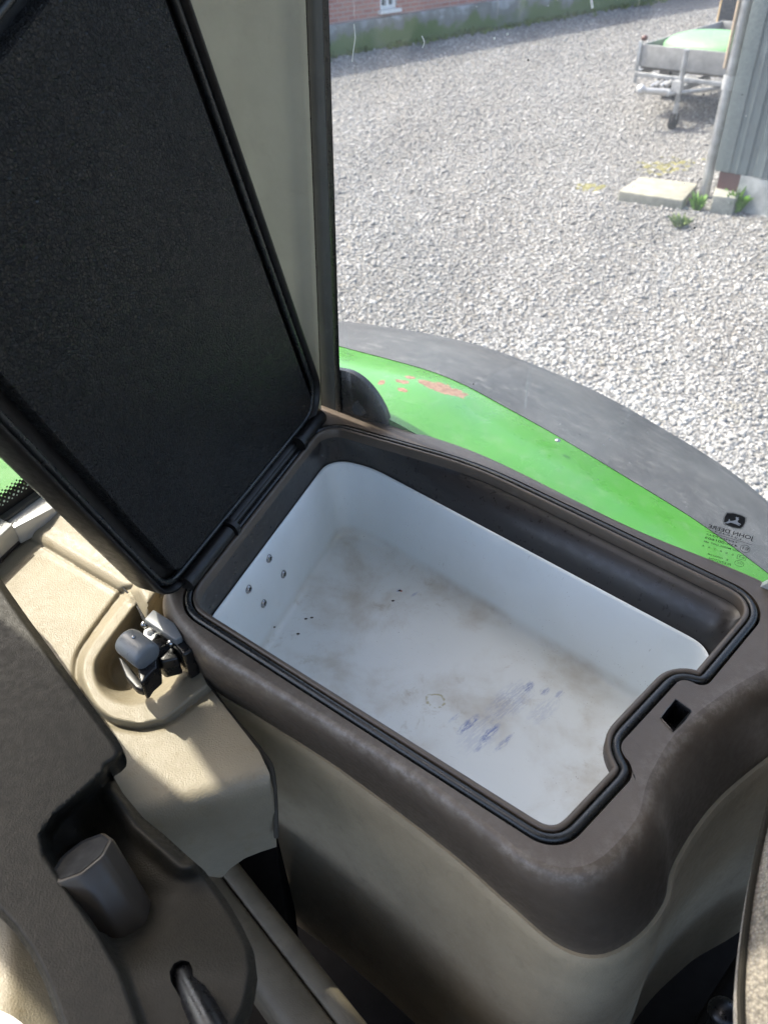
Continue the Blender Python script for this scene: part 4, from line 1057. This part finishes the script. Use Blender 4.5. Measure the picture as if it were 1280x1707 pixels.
pane = solid('glass_pane', prism_vf([ra - rd * .5 - ZA * .02, ra + rd * .35 - ZA * .02, ra + rd * .35 + ZA * 1.1, ra - rd * .5 + ZA * 1.1], tuple(rn * .005)), GLASS2, wb, smooth=False)
def rg2(s, z, k=.0006): return ra + rd * s + ZA * z - rn * k
band = [rg2(-.5, -.01), rg2(.35, -.01), rg2(.35, .016), rg2(-.5, .016)]
parts = [(band, [(0, 1, 2, 3)])]
pit = .0085
for i in range(-10, 30):
    s = i * pit
    for row, (dx, dz, hw) in enumerate(((0, .0175, .0040), (.5, .0215, .0030), (0, .0255, .0020), (.5, .0295, .0013))):
        c = (s + dx * pit, dz); parts.append(([rg2(c[0] - hw, c[1] - hw), rg2(c[0] + hw, c[1] - hw), rg2(c[0] + hw, c[1] + hw), rg2(c[0] - hw, c[1] + hw)], [(0, 1, 2, 3)]))
v, f = merge(*parts); mesh('dotted_border', v, f, INK, pane, smooth=False)
parts = []
for i in range(-10, 30):
    for dx, dz, r_ in ((0, .0125, .0018), (.5, .0085, .0012)):
        c = (i * pit + dx * pit, dz); parts.append(([rg2(c[0] + r_ * math.cos(q), c[1] + r_ * math.sin(q), .0012) for q in np.linspace(0, 6.283, 12, endpoint=False)], [tuple(range(12))]))
v, f = merge(*parts); mesh('border_dots', v, f, m_simple('pale_dots', (.6, .75, .62), .5, bump=0), pane, smooth=False)
gq = ra + rn * .25
rows = []
for k in range(8):
    t = k / 7; rows.append([gq + rd * s + rn * (t * .6) + ZA * (-.25 + .12 * math.sin(t * 1.8) - .12 * s * s) for s in np.linspace(-.9, .5, 24)])
v, f = grid(rows); fl = mesh('left_bodywork', v, f, GREEN2, None)
tag(fl, 'bright green tractor bodywork seen through the rear left window', 'bodywork')

# ================================================================== grey-brown console at lower left
con_poly = [(-160, 800), (0, 962), (41, 1021), (100, 1103), (162, 1187), (196, 1232), (205, 1248), (205, 1262), (196, 1272), (182, 1280), (205, 1322), (240, 1364), (275, 1392), (310, 1424), (340, 1450), (362, 1478), (382, 1506), (404, 1544), (420, 1578), (425, 1620), (420, 1655), (413, 1682), (395, 1720), (370, 1790), (120, 1790), (98, 1705), (75, 1640), (50, 1590), (22, 1550), (0, 1526), (-60, 1470), (-160, 1440)]
pocket = [(67, 1392), (92, 1362), (156, 1306), (182, 1283), (212, 1340), (238, 1380), (245, 1440), (236, 1500), (215, 1545), (185, 1558), (166, 1552), (75, 1420)]
pock2 = [(90, 1430), (108, 1412), (140, 1400), (176, 1400), (238, 1500), (232, 1530), (212, 1548), (188, 1560), (166, 1553), (118, 1480)]
hole = [(285, 1636), (283, 1620), (290, 1606), (303, 1600), (316, 1603), (321, 1614), (323, 1630), (345, 1660), (372, 1700), (384, 1720), (330, 1720), (312, 1685), (296, 1655)]
CZ = 2.11
FLG = [(-160, 1560), (-160, 700), (150, 900), (400, 1200), (205, 1258), (183, 1278), (156, 1306), (92, 1360), (70, 1392), (76, 1424), (120, 1490), (166, 1556), (200, 1620), (235, 1720), (235, 1830), (0, 1830)]
def con_z(x, y):
    d = sdist((x, y), FLG)
    low = (1 - smoothstep(-16, 6, d)) * (1 - smoothstep(1480, 1640, y) * .8)
    z = CZ - .055 * low
    dk = dline((x, y), [(140, 1400), (200, 1530)])
    z = z - .028 * np.exp(-(dk / 55) ** 2) * smoothstep(6, -12, d)
    dr = dline((x, y), [(182, 1280), (240, 1364), (310, 1425)])
    z = z + .020 * np.exp(-((dr - 20) / 15.0) ** 2) * smoothstep(1290, 1330, y) * smoothstep(4, -16, d)
    do = dline((x, y), con_poly, True)
    return z - .010 * (1 - smoothstep(0, 12, do))
con = thing('grey_console', 'grey brown moulded plastic console with a knob pocket and a lever slot', 'console', tuple(P(150, 1500, 1.7)))
relief('console_cover', con_poly, con_z, CONSOLE, con, holes=[pock2, hole], step=4, skirt=.016, sharp=75)
# pocket walls
for nm, poly, dep, mt in (('pocket_wall', pock2, .06, CONSOLE), ('lever_slot', hole, .06, BLACKP)):
    q = resample(poly, 5); zq = con_z(q[:, 0], q[:, 1]); rows = [[P(x, y, z) - ZA * dd for (x, y), z in zip(q, zq)] for dd in (0, .02, dep)]
    v, f = grid(rows, True); f.append(tuple(range(2 * len(q), 3 * len(q)))); mesh(nm, v, f, mt, con)
# knob: faceted cylinder
ka, kb = P(136, 1428, 2.105), P(200, 1530, 2.045); kx = unit(kb - ka); ks_ = unit(np.cross(kx, ZA)); ku = np.cross(ks_, kx)
rows = []; KR = .029
for t, r_ in ((.012, .86), (-.0003, .87), (.0004, .96), (.003, 1), (.088, 1), (.092, .96), (.094, .85)):
    rw = []
    for k in range(48):
        q = 2 * math.pi * k / 48; fac = math.cos(math.pi / 8) / math.cos(((q + .3) % (math.pi / 4)) - math.pi / 8)
        rw.append(ka + kx * t * 1.0 + (ks_ * math.cos(q) + ku * math.sin(q)) * KR * r_ * (.1 + .9 * fac))
    rows.append(rw)
v, f = grid(rows, True); f.append(tuple(range(48 * 6, 48 * 7)))
kn = mesh('knob', v, f, KNOB, con)
rows2 = [[ka + (p - ka - kx * .012) * 1.02 - kx * .0008 for p in rows[0]], [ka + (p - ka - kx * .012) * .98 + kx * .001 for p in rows[0]]]
v, f = grid(rows2, True); f.append(tuple(range(48, 96))); mesh('knob_bore', v, f, DARK, kn)
# lever rod
lv = [P(302, 1618, 2.075), P(318, 1650, 2.09), P(345, 1700, 2.105), P(380, 1770, 2.12)]
mesh('lever', *sweep(curve_rows(lv, 16), [.0105 + .001 * i / 15 for i in range(16)], False, 14), BLACKP, con)
# sunlit beige panel behind console at far left and cloth
relief_p = [(-160, 1380), (0, 1500), (60, 1560), (120, 1700), (120, 1800), (-160, 1800)]
o = relief('inner_panel', relief_p, lambda x, y: 2.03 - .0003 * np.maximum(0, x - 20), BEIGE, None, step=14, skirt=.03)
tag(o, 'sunlit beige panel below the grey console at the lower left edge', 'panel')
cl = resample([(-60, 1660), (0, 1684), (22, 1694), (40, 1708), (60, 1760), (-60, 1780)], 5)
o = relief('white_cloth', cl, lambda x, y: 2.06 + .015 * smoothstep(0, 30, sdist((x, y), cl)), m_simple('white_cloth_fabric', (.8, .8, .78), .95, 0, 90, .05, .5, 300), None, step=6, skirt=.02)
tag(o, 'white cloth corner at the lower left edge of the picture', 'cloth')

# rail and floor below
r0, r1 = P(360, 1447, 1.80), P(632, 1800, 1.80)
fr_ = thing('seat_rail', 'worn beige plastic sill cover running diagonally between console and cool box', 'sill', tuple(lerp(r0, r1, .5)))
rdv = unit(r1 - r0); rsv = unit(np.cross(rdv, ZA))
rsv = rsv if rsv[0] > 0 else -rsv
RAILM = plastic('worn_rail_plastic', (.13, .112, .078), .55, 700, .5, (.10, .08, .05), .8, .15, .4, dscale=30)
def railpart(nm, offs_, mat):
    rows = [[r0 + rdv * t + rsv * a + ZA * b for t in np.linspace(-.1, .7, 20)] for a, b in offs_]
    v, f = grid(rows); mesh(nm, v, f, mat, fr_, sharp=60)
railpart('rail_cover', [(-.045, -.10), (-.045, -.01), (-.038, -.003), (-.03, 0), (-.004, 0), (-.001, -.003), (-.0008, -.02)], RAILM)
railpart('rail_cover', [(.0008, -.02), (.001, -.003), (.004, 0), (.018, 0), (.024, -.003), (.026, -.01), (.024, -.10)], RAILM)
fv, ff = box_vf((.0, .35, 1.38), XA, YA, ZA, 1.1, 1.2, .02)
tag(solid('cab_floor', (fv, ff), m_simple('cab_floor_mat', (.010, .009, .008), .95, spec=.1), None, .005), 'dark cab floor mat below the cool box', 'floor')

# seat at the right edge
seat = thing('driver_seat', 'grey beige fabric seat with dark piping at the lower right edge', 'seat', tuple(P(1300, 1600, 1.5)))
ep = [(1330, 1180), (1298, 1260), (1282, 1310), (1266, 1370), (1250, 1440), (1238, 1510), (1228, 1590), (1224, 1660), (1228, 1740), (1240, 1820)]
ez = [2.13, 2.14, 2.15, 2.155, 2.16, 2.16, 2.155, 2.15, 2.14, 2.13]
E0 = [P(x, y, z) for (x, y), z in zip(ep, ez)]
rt = A(.85, -.53, 0); rt = unit(P(1400, 1560, 2.15) - P(1240, 1560, 2.15))
ed = curve_rows(E0, 60)
rows = [[p + rt * (.012 * math.sin(a)) * 1 - ZA * (.012 * (1 - math.cos(a))) * -1 - ZA * .0 for p in ed] for a in np.linspace(-1.6, 1.6, 3)]
rows = [[p + rt * .22 - ZA * .30 for p in ed], [p + rt * .10 - ZA * .12 for p in ed], [p + rt * .02 - ZA * .02 for p in ed], [p + rt * .002 - ZA * .003 for p in ed], [p + rt * .0035 for p in ed], [p + rt * .006 - ZA * .0005 for p in ed], [p + rt * .009 - ZA * .006 for p in ed]]
v, f = grid(rows); mesh('seat_shell', v, f, CONSOLE, seat, sharp=60)
rows = []
for k in range(16):
    t = k / 15; rows.append([p + rt * (.007 + .34 * t) + ZA * (-.004 + .055 * math.sin(min(1, t * 3.2) * math.pi / 2)) for p in ed])
rows = [[p + rt * .0065 - ZA * .03 for p in ed]] + rows
v, f = grid(rows); mesh('cushion', v, f, FABRIC, seat, sharp=60)
bq = box_vf((.60, .22, 2.34), unit(A(.9, -.2, 0)), unit(A(.2, .9, 0)), ZA, .12, .27, .36)
solid('shade_backrest', bq, FABRIC, seat, .04, 5)  # unseen block added to darken the right side of the box
fp = P(1206, 1690, 1.75)
kb_ = thing('floor_knob', 'small round black knob on the floor beside the seat', 'knob', tuple(fp))
mesh('knob_cap', *ball_vf(fp, .018, 20, 12, (1, 1, .7)), BLACKP, kb_); mesh('knob_stem', *cyl_vf(fp - ZA * .12, fp, .009), BLACKP, kb_)
pv = [P(x, y, 1.70) for x, y in ((1160, 1707), (1260, 1540), (1500, 1500), (1500, 1900), (1100, 1900))]
solid('base_plate', prism_vf(pv, (0, 0, -.3)), bpy.data.materials['cab_floor_mat'], seat, .01)

# cab shell: unseen roof, its outline and hatch cut to place sun and shade
roofm = m_simple('headliner', (.62, .6, .54), .9)
def rbox(x0, x1, y0, y1): return box_vf(((x0 + x1) / 2, (y0 + y1) / 2, 3.21), XA, YA, ZA, (x1 - x0) / 2, (y1 - y0) / 2, .01)
g_ = lambda x: 1.035 - (x + .056) * .798
rv = merge(prism_vf([A(-.70, g_(-.7), 3.2), A(-.45, g_(-.45), 3.2), A(-.45, -1.0, 3.2), A(-.97, -1.0, 3.2), A(-.97, .97, 3.2), A(-.876, .972, 3.2), A(-.995, 1.14, 3.2), A(-.80, 1.14, 3.2)], (0, 0, .02)),
           prism_vf([A(-.449, g_(-.449), 3.2), A(.28, g_(.28), 3.2), A(.28, .776, 3.2), A(-.449, .776, 3.2)][:2] + [A(.28, .728, 3.2), A(-.449, .745, 3.2)], (0, 0, .02)),
           prism_vf([A(.0, .748, 3.2), A(.28, .729, 3.2), A(.9, g_(.9), 3.2), A(.9, -1.0, 3.2), A(.0, -1.0, 3.2)][:1] + [A(.28, .727, 3.2), A(.9, g_(.9), 3.2), A(.9, -1.0, 3.2), A(.0, -1.0, 3.2)], (0, 0, .02)),
           rbox(-.449, -.001, -1.0, .25))
tag(solid('cab_shade_roof', rv, roofm, None, 0, smooth=False), 'unseen beige headliner roof of the tractor cab, cut to place sun and shade', 'roof')

tag(solid('shade_pillar', box_vf((-.92, .865, 2.2), XA, YA, ZA, .04, .105, 1.0), TRIM, None, .01), 'unseen beige door pillar added left of the picture to shade the console', 'door pillar')  # unseen pillar, sized to keep sun off the console

CABD = m_simple('dark_shade_lining', (.02, .019, .017), .9, spec=.2)
cb = thing('cab_shade_body', 'unseen dark lower cab panels added to block low light, outside the picture', 'cab', (-.3, -.4, 1.4))  # unseen dark panels, added to deepen the shade low in the cab
solid('door_shade_panel', box_vf((-1.02, -.15, 1.68), XA, YA, ZA, .02, .86, .32), CABD, cb, .01)
solid('front_shade_panel', box_vf((0, -1.02, 1.75), XA, YA, ZA, 1.0, .02, .39), CABD, cb, .01)
solid('side_shade_panel', box_vf((.98, -.35, 1.68), XA, YA, ZA, .02, .64, .32), CABD, cb, .01)
solid('shade_cushion', box_vf((.05, -.28, 1.86), XA, YA, ZA, .30, .27, .09), FABRIC, seat, .05, 4)  # unseen cushion below the camera, added to shade the lower housing
